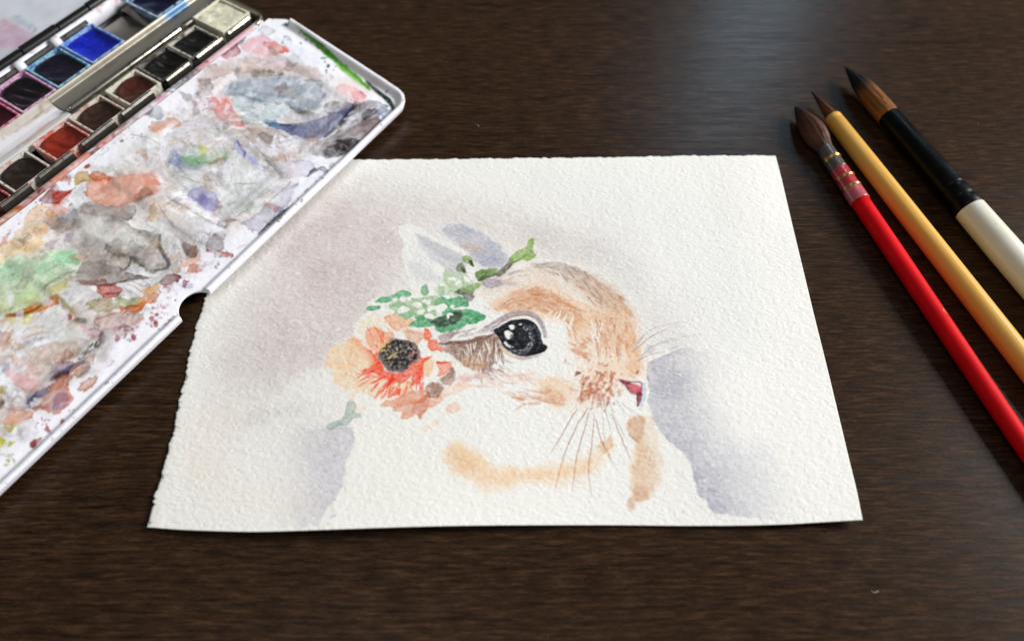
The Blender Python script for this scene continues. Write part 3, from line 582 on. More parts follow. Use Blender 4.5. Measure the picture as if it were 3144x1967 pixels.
L_[:, 0] += 0.55*fbm(q, z0, 2.2, 4, 301)+0.35*fbm(q, z0, 9, 2, 305)+0.3*fbm(q, z0, 0.9, 2, 307); L_[:, 0] -= np.interp(np.arange(NY), [0, NY-1], [0, 0])
q = np.arange(NX)*0.3; T_[:, 1] += 0.45*fbm(q, np.zeros(NX), 2.4, 4, 311)
T_[0] = L_[0]; T_[-1] = R_e[0]; B_[0] = L_[-1]; B_[-1] = R_e[-1]
t = np.linspace(0, 1, NY)[:, None, None]; s_ = np.linspace(0, 1, NX)[None, :, None]
XY = (1-t)*T_[None]+t*B_[None]+(1-s_)*L_[:, None]+s_*R_e[:, None]-((1-t)*(1-s_)*T_[0]+(1-t)*s_*T_[-1]+t*(1-s_)*B_[0]+t*s_*B_[-1])
X, Y = XY[..., 0], XY[..., 1]
cols = P.sample(X, Y)
# cold-pressed tooth of the sheet
wx = X+0.6*fbm(X, Y, 1.8, 2, 401); wy = Y+0.5*fbm(X, Y, 1.8, 2, 403)
tooth = 0.75*fbm(wx*0.5, wy, 0.7, 2, 411)+0.35*fbm(wx*0.6, wy*1.1, 1.7, 2, 421)+0.2*(1-2*np.abs(fbm(wx*0.55, wy, 1.2, 2, 431)))
tooth = tooth/tooth.std()*0.45
rat = np.clip(cols/lin(PB), 0.005, 1.0); cols = lin(PB)*rat**(1-0.28*np.clip(tooth, -1.5, 1.5))[..., None]     # pigment settles in the hollows
TT = np.linspace(0, 1, NY)[:, None]; SS = np.linspace(0, 1, NX)[None]
lift = 4.2*TT**6*(0.55+0.45*np.cos((SS-0.28)*7.0))+0.8*TT**3*np.exp(-((SS-0.82)/0.15)**2)+0.35*fbm(X, Y, 60, 2, 441)**2
edge = np.minimum(np.minimum(SS*260, TT*0+260), np.minimum(TT*180, 260))     # the two torn edges feather out
Z = 0.55+lift+0.085*tooth*np.ones_like(X)-0.22*np.exp(-edge/0.8)
f = (CAMZ-Z)/(CAMZ-0.6)
PXY = np.stack([X*f, Y*f, Z], -1)
V = PXY.reshape(-1, 3); idx = np.arange(NX*NY).reshape(NY, NX)
ring = np.r_[idx[0, :-1], idx[:-1, -1], idx[-1, :0:-1], idx[:0:-1, 0]]
low = V[ring].copy(); low[:, 2] -= 0.45; nb = len(V); V = np.vstack([V, low])
F = np.stack([idx[1:, :-1], idx[1:, 1:], idx[:-1, 1:], idx[:-1, :-1]], -1).reshape(-1, 4).tolist()
n = len(ring)
F += [(int(ring[(i+1) % n]), nb+(i+1) % n, nb+i, int(ring[i])) for i in range(n)]
ii = np.r_[np.arange(0, NX-1, 30), NX-1]; jj = np.r_[np.arange(0, NY-1, 30), NY-1]
under = PXY[np.ix_(jj, ii)].reshape(-1, 3).copy(); under[:, 2] -= 0.46; nu_ = len(V); V = np.vstack([V, under])
F += [tuple(nu_+k for k in f)[::-1] for f in grid_faces(len(ii), len(jj))][::1]
CC = np.vstack([cols.reshape(-1, 3), np.tile(lin(PB), (n+len(under), 1))])
mp = painted_mat("watercolour_on_cold_pressed_paper", 0.88, 0.15, 1800, 0.35, 0.00012)
pt = mk("watercolour_painting", V, F, mp, cols=CC)
tag(pt, "watercolour painting of a rabbit's head with a flower wreath on white paper", "painting")

# ------------------------------------------------------------------ paint box: lid used as a mixing palette
LF = {'F': (0, 0, K), 'L1': (600, 0, 700/2117), 'L2': (0, 400, 800/2417), 'L3': (0, 900, 800/2016), 'G': (400, 400, 1000/2417), 'H': (500, 0, 400/2417), 'J': (200, 200, 400/2417), 'M': (0, 450, 400/2417)}
ENAM = "efeef6"
Q = Canvas(-262, -3, 14, 92, 0.3, ENAM, lid_at, LF)
rq = random.Random(5); Q.sat = 1.1
# old dried mixes cover nearly all of the wells: thin greys and creams, tide lines where puddles dried
_x = Q.X+5*fbm(Q.X, Q.Y, 16, 3, 701); _y = Q.Y+5*fbm(Q.X, Q.Y, 16, 3, 711)
_in = sstep(9, 17, Q.Y+5*fbm(Q.X, Q.Y, 9, 3, 721))*(1-sstep(72, 80, Q.Y+4*fbm(Q.X, Q.Y, 7, 3, 731)))*(1-sstep(-20, -6, Q.X+6*fbm(Q.X, Q.Y, 9, 3, 741)))
for _c, _sc, _sd, _a, _lo in (("d6d3cd", 30, 751, 0.9, -0.6), ("cfc8bc", 22, 761, 0.6, 0.0), ("c8c6cc", 18, 771, 0.6, 0.05), ("c9d0c6", 24, 781, 0.5, 0.15), ("dcc4b8", 20, 791, 0.5, 0.15), ("a79f98", 12, 801, 0.6, 0.2), ("a9a6b2", 10, 811, 0.5, 0.3), ("c9a884", 12, 821, 0.5, 0.28), ("b8877a", 9, 831, 0.4, 0.38), ("8f8680", 8, 841, 0.5, 0.42)):
    _n = fbm(_x, _y, _sc, 4, _sd); _m = sstep(_lo, _lo+0.35, _n)*_in
    Q._lay((slice(None), slice(None)), 0.7*_a*_m*(0.75+0.35*fbm(_x*0.6, _y*2.2, 4, 4, _sd+5)), lin(_c)*0.8+0.2*lin(ENAM), 'mix')
    _t = np.exp(-((_n-_lo-0.04)/0.035)**2)*_in*sstep(-0.2, 0.5, fbm(Q.X, Q.Y, 8, 2, _sd+7))
    Q._lay((slice(None), slice(None)), 0.5*_t, lin("8f857e"), 'mix')
# thin old stains everywhere on the wells
for k in range(90):
    u = rq.uniform(-260, 4); v = rq.uniform(14, 82)
    c = rq.choice(["d8d4d2","cfd3d6","ddd2c8","d6cfd8","d3d8d0","e0d0cc","cbc8c8"])
    Q.dab(None, (u, v), rq.uniform(3, 13), rq.uniform(2, 7), rq.uniform(0, 3), c, rq.uniform(0.25, 0.6), rq.uniform(0.4, 2.5), 2.6, ring=rq.uniform(0, 0.5))
Q.sat = 1.12; Q.con = 1.25
def puddle(fr, pts, col, a=0.9, soft=0.5, wob=1.1, dark=0.35, shade=None, big=0.3, **k): Q.wash(fr, pts, col, a, soft, wob*1.15, dark, 0.7, 0.15, big, shade=shade, rag=0.45, tex=0.3, line=0.7, **k)
def drops(fr, box, n, cols, r0, r1, seed):
    r = random.Random(seed)
    for k in range(n): Q.dab(fr, (r.uniform(box[0], box[2]), r.uniform(box[1], box[3])), r.uniform(r0, r1), r.uniform(r0, r1)*0.7, r.uniform(0, 3), r.choice(cols), r.uniform(0.5, 0.95), 0.15, 0.5, ring=0.3)
# ---- upper well: grey-blue mix
puddle('L1', [(0,760),(120,640),(300,560),(560,520),(800,580),(1120,640),(1160,720),(900,690),(600,660),(300,690),(120,780),(40,900)], "d4c6c4", 0.85, 1.2, dark=0.1)
puddle('L1', [(260,800),(360,740),(560,720),(800,690),(1000,700),(1150,760),(1200,850),(1180,930),(1100,1000),(960,1000),(800,960),(560,930),(360,890),(250,860)], "b9c0c9", 0.95, 0.9, dark=0.1, shade="aab2bb")
puddle('L1', [(330,900),(560,940),(760,970),(900,1010),(760,1070),(640,1100),(500,1110),(420,1020)], "cfd9dc", 0.9, 1.2, dark=0.1)
for pts in [[(340,840),(520,900),(720,940),(880,930)],[(420,800),(600,850),(800,880),(960,860)],[(560,760),(760,800),(940,800)]]: Q.stroke('L1', pts, [0.5,1.4,0.5], "98a2ad", 0.5, 0.7, 0.6)
for q, r in [((385,665),1.7),((560,680),2.2),((630,650),1.6),((690,650),1.4),((800,690),1.6),((540,650),1.3)]: Q.dab('L1', q, r*1.3, r*0.7, 0.5, "6f6a60", 0.75, 0.6, 1.2)
puddle('L1', [(500,670),(620,650),(740,660),(700,690),(560,700)], "a8a293", 0.7, 1.0)
puddle('L1', [(880,970),(1000,1010),(1180,1060),(1060,1070),(960,1050),(900,1010)], "5f5f66", 0.8, 1.2, dark=0.1)
puddle('L1', [(1190,1020),(1200,970),(1270,920),(1340,920),(1360,960),(1320,1030),(1250,1060)], "2a2728", 0.95, 0.8, dark=0.1)
puddle('L1', [(1340,930),(1440,950),(1470,990),(1400,1050),(1300,1080),(1350,1000)], "7f7e8a", 0.85, 0.8)
puddle('L1', [(640,1100),(700,1140),(920,1145),(1100,1110),(1280,1050),(1430,1000),(1470,1000),(1330,1160),(1190,1275),(1060,1280),(950,1290),(850,1230),(740,1190),(660,1150)], "7b7fa6", 0.97, 0.4, 0.6, 0.25, shade="636893")
puddle('L1', [(640,1090),(700,1110),(760,1150),(790,1200),(700,1180)], "86abc0", 0.8, 0.9)
Q.stroke('L1', [(700,1135),(920,1142),(1100,1108),(1280,1045),(1350,1010)], 0.8, "3c3f58", 0.8, 0.3)
Q.stroke('L1', [(1200,1275),(1340,1150),(1430,1060),(1500,980)], [0.8,2.2,2.6,1.4], "1f1f24", 0.95, 0.4)
puddle('L1', [(1480,940),(1540,990),(1440,1110),(1360,1180),(1300,1190),(1420,1060)], "3b3737", 0.85, 0.7)
puddle('L1', [(1540,970),(1600,930),(1700,940),(1790,990),(1720,1080),(1600,1150),(1450,1170),(1400,1160),(1500,1080)], "6f6a6c", 0.9, 0.8, shade="8d8488")
puddle('L1', [(1550,1080),(1640,1010),(1700,1030),(1660,1080),(1570,1120)], "2f2d2e", 0.85, 0.7)
puddle('L1', [(1700,1010),(1780,1000),(1815,1060),(1760,1120),(1720,1080)], "8aa0bd", 0.85, 0.8)
puddle('L1', [(1060,1390),(1130,1330),(1250,1270),(1350,1200),(1500,1170),(1650,1110),(1740,1130),(1640,1240),(1560,1330),(1480,1400),(1350,1450),(1220,1470),(1110,1440)], "6b6361", 0.92, 0.5, 0.8, 0.2, shade="8d8280")
puddle('L1', [(1200,1400),(1300,1320),(1450,1280),(1520,1310),(1460,1390),(1330,1450),(1230,1450)], "332f2f", 0.85, 1.0, dark=0.05)
puddle('L1', [(1400,1200),(1600,1120),(1720,1110),(1700,1190),(1560,1260)], "a49494", 0.7, 1.0)
puddle('L1', [(480,1180),(620,1170),(760,1220),(860,1270),(800,1330),(660,1330),(540,1270)], "b3a69e", 0.75, 0.9, shade="87786f")
puddle('L1', [(600,1240),(700,1250),(720,1300),(640,1310)], "8a7a72", 0.7, 0.8)
puddle('L1', [(700,1310),(900,1320),(1050,1370),(1040,1410),(880,1390),(760,1350)], "b7a6a0", 0.7, 0.7)
puddle('L1', [(840,1370),(1000,1290),(1200,1300),(1080,1370),(1000,1430),(860,1420)], "e6e2e4", 0.85, 0.6)
puddle('L1', [(140,900),(250,910),(330,950),(380,1050),(450,1130),(450,1175),(340,1150),(230,1100),(160,1030)], "e0847c", 0.95, 0.4, 0.7, 0.25, shade="ea9c92")
puddle('L1', [(370,1040),(460,1080),(560,1120),(620,1150),(520,1160),(430,1120)], "a8b7ae", 0.8, 0.8)
puddle('L1', [(0,950),(90,910),(130,960),(120,1020),(40,1040),(0,1030)], "d9c2cf", 0.8, 0.8); Q.dab('L1', (10,975), 1.5, 1.0, 0, "c27a9a", 0.7)
puddle('L1', [(20,780),(100,720),(160,800),(130,860),(40,900)], "a89c98", 0.8, 0.8, shade="877c78")
puddle('L1', [(220,490),(300,420),(380,400),(410,460),(400,510),(300,560),(250,540)], "b8525c", 0.95, 0.6, 0.7, 0.2, shade="8f1f2c")
puddle('L1', [(225,480),(270,430),(330,410),(350,440),(290,500),(240,510)], "8c1a24", 0.9, 0.6)
puddle('L1', [(350,400),(400,350),(450,340),(450,380),(390,430)], "7a7484", 0.85, 0.7)
puddle('L1', [(450,400),(540,360),(620,330),(720,380),(800,420),(860,450),(800,500),(700,500),(560,500),(450,470)], "e4bcc2", 0.8, 0.9, dark=0.2)
puddle('L1', [(640,410),(740,390),(780,430),(700,450)], "d98f88", 0.7, 0.9)
puddle('L1', [(800,440),(840,425),(885,460),(830,490),(790,490)], "df8580", 0.9, 0.5)
puddle('L1', [(580,520),(760,490),(900,560),(1000,600),(900,610),(700,580)], "e3cfd6", 0.6, 1.2)
puddle('L1', [(600,250),(700,240),(720,300),(660,330),(590,300)], "c9ccce", 0.6, 1.0)
puddle('L1', [(1320,820),(1400,775),(1500,830),(1560,880),(1580,940),(1520,960),(1440,920),(1380,880)], "e9b3b3", 0.9, 0.5, 0.9, 0.35, shade="f0d0d0")
puddle('L1', [(1440,860),(1500,850),(1560,900),(1500,920)], "dd8f90", 0.6, 0.8)
puddle('L1', [(850,340),(960,430),(1100,500),(1160,600),(1040,560),(900,520),(840,440)], "dfe3e9", 0.6, 1.2)
drops('L1', (800,300,1050,420), 10, ["88a0a4","6f7a7e"], 0.3, 0.8, 3); drops('L1', (1180,480,1300,760), 10, ["4f555c","6c8f98"], 0.3, 0.9, 4)
Q.dab('L1', (1240,615), 1.4, 0.8, 0.3, "3c3f47", 0.85); Q.dab('L1', (850,230), 1.8, 1.2, 1.0, "5f9ca6", 0.8); Q.dab('L1', (1190,540), 1.8, 0.7, -0.8, "79a9b4", 0.7)
Q.dab('L1', (1185,880), 2.4, 0.8, 0.2, "7c80ad", 0.8)
# green line along the right wall
Q.stroke('L1', [(935,265),(1040,350),(1150,440),(1270,540),(1400,650),(1520,740),(1620,830)], [0.8,2.6,3.0,2.6,3.4,2.4,1.2], "6fae44", 0.95, 0.5, 0.6)
Q.stroke('L1', [(940,262),(1060,350),(1180,450)], [0.6,1.2,0.6], "3f6a35", 0.8, 0.3)
Q.stroke('L1', [(1590,760),(1690,850),(1780,920),(1830,990),(1830,1060)], [1.2,2.6,3.0,2.4,1.0], "1d4038", 0.92, 0.5)
Q.stroke('L1', [(1300,600),(1420,690),(1540,790)], [0.8,2.5,0.8], "a9cc86", 0.7, 0.8)
# ---- middle wells
puddle('G', [(270,230),(330,130),(480,120),(640,130),(780,150),(850,190),(930,290),(1040,340),(1080,370),(960,480),(840,600),(720,650),(600,600),(480,500),(380,380),(300,310)], "dadcdc", 0.8, 0.8, dark=0.3)
puddle('G', [(330,150),(400,180),(480,220),(580,240),(520,290),(400,270),(330,260),(290,220)], "b3b6cd", 0.85, 1.6, dark=0.05)
puddle('G', [(370,190),(460,170),(560,190),(640,180),(700,150),(720,180),(650,230),(560,260),(450,250),(390,230)], "9dbd9f", 0.9, 1.8, dark=0.05)
puddle('G', [(480,210),(580,220),(660,190),(700,160),(710,190),(640,235),(540,240)], "5b9a63", 0.85, 1.2, dark=0.05)
puddle('G', [(510,100),(560,110),(570,160),(530,180),(505,150)], "dfe0a0", 0.85, 1.0, dark=0.05)
puddle('G', [(780,90),(830,100),(900,170),(980,250),(1010,300),(960,280),(880,220),(830,180),(800,130)], "c3c4e2", 0.9, 0.7, dark=0.25)
Q.stroke('G', [(790,70),(820,120),(850,160),(840,190)], [0.4,0.9,1.4,0.5], "6c6aa0", 0.7, 0.4)
Q.stroke('G', [(340,180),(360,220),(350,260),(400,310)], [0.8,1.5,1.4,0.5], "7b7fa4", 0.6, 0.8)
puddle('G', [(540,350),(560,310),(600,290),(660,300),(700,340),(700,380),(660,405),(600,390)], "b3aca6", 0.95, 0.3, 0.5, 0.4)
for pts in [[(560,330),(590,370),(610,395)],[(580,300),(640,330),(690,360)],[(600,350),(560,370),(540,350)]]: Q.stroke('G', pts, 0.6, "6f6862", 0.7, 0.2)
Q.stroke('G', [(690,240),(730,270),(710,295),(660,290)], 0.6, "a49f9c", 0.7, 0.2)
puddle('G', [(440,480),(470,430),(530,410),(590,440),(640,480),(650,540),(610,600),(560,590),(520,540),(460,510)], "b5b2d4", 0.9, 0.8, dark=0.15)
Q.dab('G', (525,490), 2.6, 1.9, 0.4, "7d79ae", 0.85, 0.9, 1.0)
for pts in [[(270,490),(400,570),(560,660),(620,700)],[(0,30),(140,60),(240,110),(320,180)],[(300,300),(420,350),(560,390)],[(1080,380),(960,480),(860,560),(760,640)],[(1110,390),(1000,470),(900,550),(790,640),(750,650)],[(1200,380),(1100,470),(980,580),(820,700)],[(1000,210),(1060,270),(1100,310)],[(840,30),(920,110),(1000,200)],[(750,380),(830,390),(950,390)]]:
    Q.stroke('G', pts, 0.55, "8a817e", 0.7, 0.25, 0.5)
puddle('G', [(630,690),(700,670),(790,660),(740,700),(700,725),(660,715)], "7f6a6a", 0.92, 0.5, shade="6a5a60")
puddle('G', [(1060,290),(1120,290),(1150,320),(1120,355),(1090,350),(1100,325)], "6a6068", 0.85, 0.6)
puddle('G', [(820,700),(960,600),(1060,530),(1150,440),(1230,400),(1200,500),(1110,600),(980,720),(900,740)], "b9b6c2", 0.85, 0.7, shade="a6a3b0")
puddle('G', [(1090,570),(1140,560),(1130,610),(1080,600)], "8487ac", 0.7, 0.9)
puddle('G', [(1130,260),(1250,230),(1370,250),(1330,320),(1210,360),(1150,340)], "cdcbd8", 0.8, 0.7)
puddle('G', [(1320,320),(1350,290),(1420,270),(1470,300),(1460,340),(1440,310),(1380,300),(1340,335)], "3f4f66", 0.92, 0.5, 0.9)
puddle('G', [(1370,250),(1420,220),(1590,200),(1530,290),(1470,260)], "eceaf0", 0.9, 0.5); Q.dab('G', (1497,262), 1.5, 1.1, 0, "77737f", 0.8, ring=0.85)
puddle('G', [(1220,450),(1310,370),(1430,310),(1450,350),(1330,450),(1230,540),(1190,560)], "e9e8ef", 0.95, 0.4)
Q.stroke('G', [(950,770),(1040,690),(1120,620),(1220,550)], [1.0,1.8,2.0,0.8], "3b3434", 0.85, 0.4)
puddle('G', [(560,830),(600,780),(660,760),(710,790),(690,850),(680,890),(620,900),(570,880)], "85757a", 0.93, 0.5, 0.7, 0.3, shade="9a8b90")
Q.stroke('G', [(570,880),(620,905),(680,890)], 1.0, "5c4040", 0.8, 0.3)
puddle('G', [(390,830),(440,830),(500,860),(520,900),(470,945),(420,930)], "6e5148", 0.93, 0.6, 0.7, 0.25, shade="7d5c50")
Q.dab('G', (470,895), 1.8, 1.2, 0.3, "a9826f", 0.7, 0.6)
puddle('G', [(560,890),(620,895),(700,910),(765,910),(755,940),(710,945),(640,925)], "c0775f", 0.9, 0.35, 0.8)
puddle('G', [(800,870),(840,835),(870,830),(850,860),(820,880)], "b8735c", 0.9, 0.3)
puddle('G', [(410,1040),(440,1000),(500,990),(590,1000),(560,1030),(520,1060),(440,1060)], "c17a63", 0.9, 0.4, 1.0)
puddle('G', [(200,1135),(260,1090),(340,1070),(380,1090),(320,1130),(240,1140)], "8d4a3a", 0.93, 0.4, 0.8)
puddle('G', [(400,960),(470,940),(540,920),(500,980),(420,1010),(340,1060)], "d8a893", 0.75, 0.7)
puddle('G', [(385,1140),(410,1110),(440,1125),(410,1150)], "b9707a", 0.8, 0.3)
puddle('G', [(690,850),(720,800),(800,770),(900,750),(950,780),(880,850),(780,900),(700,890)], "eeedf2", 0.95, 0.35, 1.6)
puddle('G', [(560,900),(640,920),(720,960),(620,1040),(540,1060),(520,1010)], "ebe9f0", 0.9, 0.5, 1.4)
drops('G', (600,920,760,1060), 16, ["4a4a4e","8f8286","5a4a48"], 0.25, 0.7, 6); drops('G', (150,1150,360,1450), 26, ["b8707a","8d5a60","c98a8a","c8c2c8"], 0.3, 1.1, 7)
puddle('G', [(400,580),(420,575),(420,600),(385,605),(380,585)], "c9a78e", 0.8, 0.4, dark=0.7)
# ---- the well of browns and greys
puddle('L2', [(850,640),(800,560),(830,460),(1000,440),(1100,420),(1350,400),(1470,430),(1475,550),(1350,610),(1200,660),(1050,710),(930,680)], "e0a991", 0.93, 0.5, 1.0, 0.3, shade="d9977c")
Q.stroke('L2', [(1050,705),(1200,655),(1350,608),(1470,545)], 0.9, "b0694c", 0.7, 0.3); Q.stroke('L2', [(1320,430),(1390,410),(1450,430)], 1.0, "b86e58", 0.7, 0.4)
puddle('L2', [(820,430),(830,400),(900,370),(1000,410),(1060,440),(1000,465),(900,455)], "c77a52", 0.9, 0.4, 0.8, 0.4)
puddle('L2', [(720,400),(800,370),(840,440),(800,470),(740,500),(700,470)], "cdb48a", 0.85, 0.5)
puddle('L2', [(440,570),(520,500),(570,530),(640,550),(700,520),(640,590),(560,660),(540,690),(430,680),(370,650)], "a8422c", 0.97, 0.5, 0.8, 0.2, shade="8f2f1f")
puddle('L2', [(500,560),(600,560),(660,600),(580,680),(520,690)], "c4583f", 0.85, 1.2)
puddle('L2', [(620,690),(640,670),(650,680),(630,710)], "9f3a34", 0.9, 0.3); puddle('L2', [(480,700),(580,700),(640,730),(520,790),(430,800)], "d9977a", 0.8, 0.5)
puddle('L2', [(330,700),(380,690),(470,700),(480,780),(400,850),(280,870),(200,900),(240,800)], "e4c69a", 0.9, 0.5, 0.9, 0.35)
puddle('L2', [(160,960),(200,900),(330,880),(430,870),(420,930),(350,1080),(270,1140),(100,1180),(0,1200),(0,1100),(80,1010)], "ead3a6", 0.92, 0.5, 1.0, 0.35, shade="e2c58e")
puddle('L2', [(300,930),(420,880),(430,930),(340,950)], "e8b684", 0.8, 0.6); puddle('L2', [(0,1010),(60,960),(100,920),(60,1010),(0,1090)], "dba489", 0.7, 0.5)
puddle('L2', [(90,1010),(150,1040),(180,1080),(150,1090),(100,1050)], "c9a36e", 0.8, 0.6)
puddle('L2', [(410,880),(430,840),(560,780),(700,710),(850,660),(1000,700),(1180,690),(1250,720),(1240,780),(1150,830),(1050,800),(1300,900),(1450,960),(1490,990),(1450,1040),(1500,1120),(1560,1220),(1540,1270),(1430,1300),(1330,1260),(1200,1180),(1190,1250),(1120,1290),(1000,1230),(800,1190),(640,1040),(600,980),(480,900)], "b9b2ac", 0.93, 0.6, 1.0, 0.3, shade="a29a94", big=0.5)
puddle('L2', [(760,860),(900,800),(1100,860),(1300,950),(1400,1050),(1300,1080),(1100,1010),(900,1000),(780,940)], "dddcd9", 0.85, 2.0, dark=0)
puddle('L2', [(420,880),(520,830),(620,790),(730,840),(720,900),(640,930),(540,900)], "94857f", 0.85, 1.2)
puddle('L2', [(700,720),(900,690),(1150,730),(1230,790),(1150,800),(900,770),(730,760)], "a29894", 0.8, 1.4)
puddle('L2', [(960,1040),(1100,1080),(1250,1150),(1340,1230),(1200,1180),(1050,1120)], "7d746c", 0.7, 1.4, dark=0)
Q.stroke('L2', [(1480,960),(1470,1040),(1500,1120),(1560,1215),(1530,1270),(1430,1290)], [0.6,1.4,1.6,2.0,1.2,0.5], "4c4640", 0.8, 0.5)
Q.stroke('L2', [(1330,1260),(1250,1190),(1210,1165),(1195,1230),(1140,1280),(1090,1260)], [0.5,1.0,1.4,1.0,0.8,0.4], "4f4943", 0.75, 0.4)
puddle('L2', [(740,1230),(800,1180),(1000,1230),(1200,1310),(1350,1350),(1200,1380),(1000,1420),(840,1440),(720,1410)], "9b8f8b", 0.92, 0.5, 0.8, 0.3, shade="86786f")
puddle('L2', [(730,1400),(800,1370),(920,1380),(1020,1410),(960,1430),(830,1440)], "8a5a4e", 0.8, 0.6)
Q.stroke('L2', [(840,1440),(1000,1420),(1200,1380),(1400,1350)], 1.0, "6f5a50", 0.7, 0.4)
puddle('L2', [(350,1160),(380,1100),(420,1020),(520,1000),(480,1090),(400,1150)], "b9aeb0", 0.85, 0.6)
puddle('L2', [(0,1200),(150,1180),(360,1160),(520,1100),(650,1090),(720,1140),(720,1230),(640,1270),(700,1290),(600,1350),(420,1440),(250,1500),(100,1511),(0,1511)], "c9dec4", 0.9, 0.9, 1.0, 0.2, shade="d6e4ca", big=0.4)
puddle('L2', [(480,1190),(560,1120),(660,1110),(710,1170),(700,1220),(600,1230),(500,1220)], "a6d4b8", 0.85, 1.0)
puddle('L2', [(0,1230),(200,1190),(400,1220),(560,1230),(400,1330),(150,1370),(0,1380)], "bcd9c0", 0.7, 1.6, dark=0)
Q.stroke('L2', [(700,1290),(600,1340),(480,1400),(380,1480)], [0.6,1.6,1.4,0.6], "7d8f52", 0.8, 0.4)
puddle('L2', [(420,1480),(560,1420),(640,1410),(560,1490),(440,1511)], "dfd98a", 0.9, 0.5)
puddle('L2', [(900,1460),(960,1430),(1080,1430),(1120,1470),(1060,1511),(940,1511)], "b8564a", 0.92, 0.4, 0.8); puddle('L2', [(1330,1440),(1440,1430),(1460,1480),(1380,1511),(1300,1490)], "dcae5a", 0.85, 0.6)
puddle('L2', [(1540,620),(1580,470),(1600,530),(1650,540),(1560,590)], "dcc79f", 0.7, 0.5); puddle('L2', [(1370,760),(1440,690),(1470,780),(1440,850),(1390,800)], "e2c6ab", 0.75, 0.8)
Q.stroke('L2', [(1680,740),(1700,700),(1740,740),(1700,760)], 0.6, "b08a6c", 0.7, 0.3)
for pts in [[(1560,610),(1700,700),(1850,790),(1990,850)],[(1590,930),(1680,1020),(1760,1080)],[(1470,690),(1580,850),(1720,960),(1880,1060)]]: Q.stroke('L2', pts, 0.5, "9a9490", 0.6, 0.3)
# ---- lower-left wells
puddle('L3', [(0,0),(440,0),(420,40),(300,110),(150,160),(0,180)], "cfdfba", 0.85, 0.7, dark=0.2)
puddle('L3', [(20,160),(150,120),(280,80),(400,10),(450,20),(430,80),(330,130),(180,160),(60,180)], "dfa530", 0.95, 0.4, 0.8, 0.2, shade="c98a20")
Q.stroke('L3', [(20,168),(150,150),(250,125),(330,70)], [0.6,1.4,1.0,0.4], "7a5a1e", 0.8, 0.3)
puddle('L3', [(0,200),(80,190),(240,170),(280,180),(200,230),(120,258),(40,230)], "dfd98c", 0.9, 0.5)
puddle('L3', [(460,30),(530,100),(590,180),(630,220),(590,240),(540,150),(470,70)], "cdbf84", 0.85, 0.6); Q.dab('L3', (610,210), 2.6, 1.2, -0.9, "5f4a3e", 0.7, 0.7, 1.0)
puddle('L3', [(700,60),(860,60),(900,120),(800,150),(720,120)], "bcb38f", 0.8, 0.9); puddle('L3', [(780,0),(910,0),(900,25),(840,35)], "a84a42", 0.9, 0.3)
puddle('L3', [(900,50),(1000,30),(1120,30),(1110,80),(1000,100),(920,90)], "b9bf90", 0.88, 0.5); puddle('L3', [(920,95),(1000,110),(1120,60),(1140,60),(1110,120),(1000,152),(940,135)], "d98a34", 0.93, 0.4, 0.9)
puddle('L3', [(1060,50),(1150,0),(1240,0),(1180,60),(1110,110)], "d9a27c", 0.85, 0.4)
puddle('L3', [(760,200),(900,140),(1100,170),(1110,210),(1000,250),(860,270),(770,270)], "dccbc6", 0.85, 0.6, shade="cdb6b4")
Q.stroke('L3', [(750,210),(900,150),(1010,170)], 0.7, "b88a80", 0.7, 0.3); puddle('L3', [(890,260),(960,240),(1020,255),(960,275)], "6f655f", 0.8, 0.6)
puddle('L3', [(0,400),(60,360),(150,370),(160,410),(80,440),(0,440)], "c9a468", 0.9, 0.5); Q.dab('L3', (20,345), 3.2, 2.4, 0.4, "c08468", 0.9, 0.3, 0.6, ring=0.5)
puddle('L3', [(180,370),(260,330),(350,320),(330,350),(220,385)], "8c8c88", 0.8, 0.8)
puddle('L3', [(180,430),(260,400),(420,370),(580,380),(612,420),(580,480),(440,530),(330,540),(240,500)], "c6b09d", 0.9, 0.6, 0.8, 0.25); puddle('L3', [(415,490),(450,450),(530,445),(540,470),(480,515),(420,525)], "a56b4a", 0.93, 0.4)
puddle('L3', [(250,410),(310,390),(310,440),(260,450)], "ac9a92", 0.8, 0.5); Q.stroke('L3', [(160,350),(280,300),(360,280)], 0.9, "cfa088", 0.7, 0.4)
puddle('L3', [(100,480),(200,500),(280,560),(320,600),(230,600),(150,560)], "d3a48e", 0.85, 0.8); puddle('L3', [(0,540),(60,530),(75,580),(0,610)], "3f6c9a", 0.9, 0.4)
puddle('L3', [(20,620),(100,590),(220,640),(290,680),(240,745),(150,720),(60,670)], "e6a7ac", 0.9, 0.4, 0.9, 0.4)
puddle('L3', [(620,240),(700,260),(800,310),(800,350),(740,380),(680,320)], "caa6ae", 0.75, 0.9)
Q.stroke('L3', [(800,320),(740,390),(680,440),(610,500)], [3.0,3.4,2.0,1.0], "4a3438", 0.85, 0.6, 1.0, dry=0.25)
Q.stroke('L3', [(640,520),(560,570),(480,620),(400,670)], [1.2,3.0,3.4,1.6], "3d3c63", 0.9, 0.5, 0.8)
puddle('L3', [(400,600),(450,540),(540,530),(500,590),(420,620)], "9b84b0", 0.8, 0.6); Q.stroke('L3', [(430,650),(500,630),(520,650)], [1.5,3.5,1.0], "3f2e2e", 0.8, 0.5)
puddle('L3', [(220,840),(240,790),(320,740),(370,720),(340,780),(270,830),(240,855)], "57568a", 0.92, 0.4, 0.9, 0.3)
puddle('L3', [(300,860),(340,790),(400,720),(460,660),(540,620),(570,650),(520,720),(540,800),(480,830),(420,890),(370,915),(300,900),(240,880)], "c58a74", 0.93, 0.5, 1.0, 0.3, shade="b87660")
puddle('L3', [(20,1000),(60,940),(120,900),(220,900),(260,930),(210,980),(110,1020),(40,1028)], "e2a893", 0.93, 0.35, 0.9, 0.45, shade="e6b8a0")
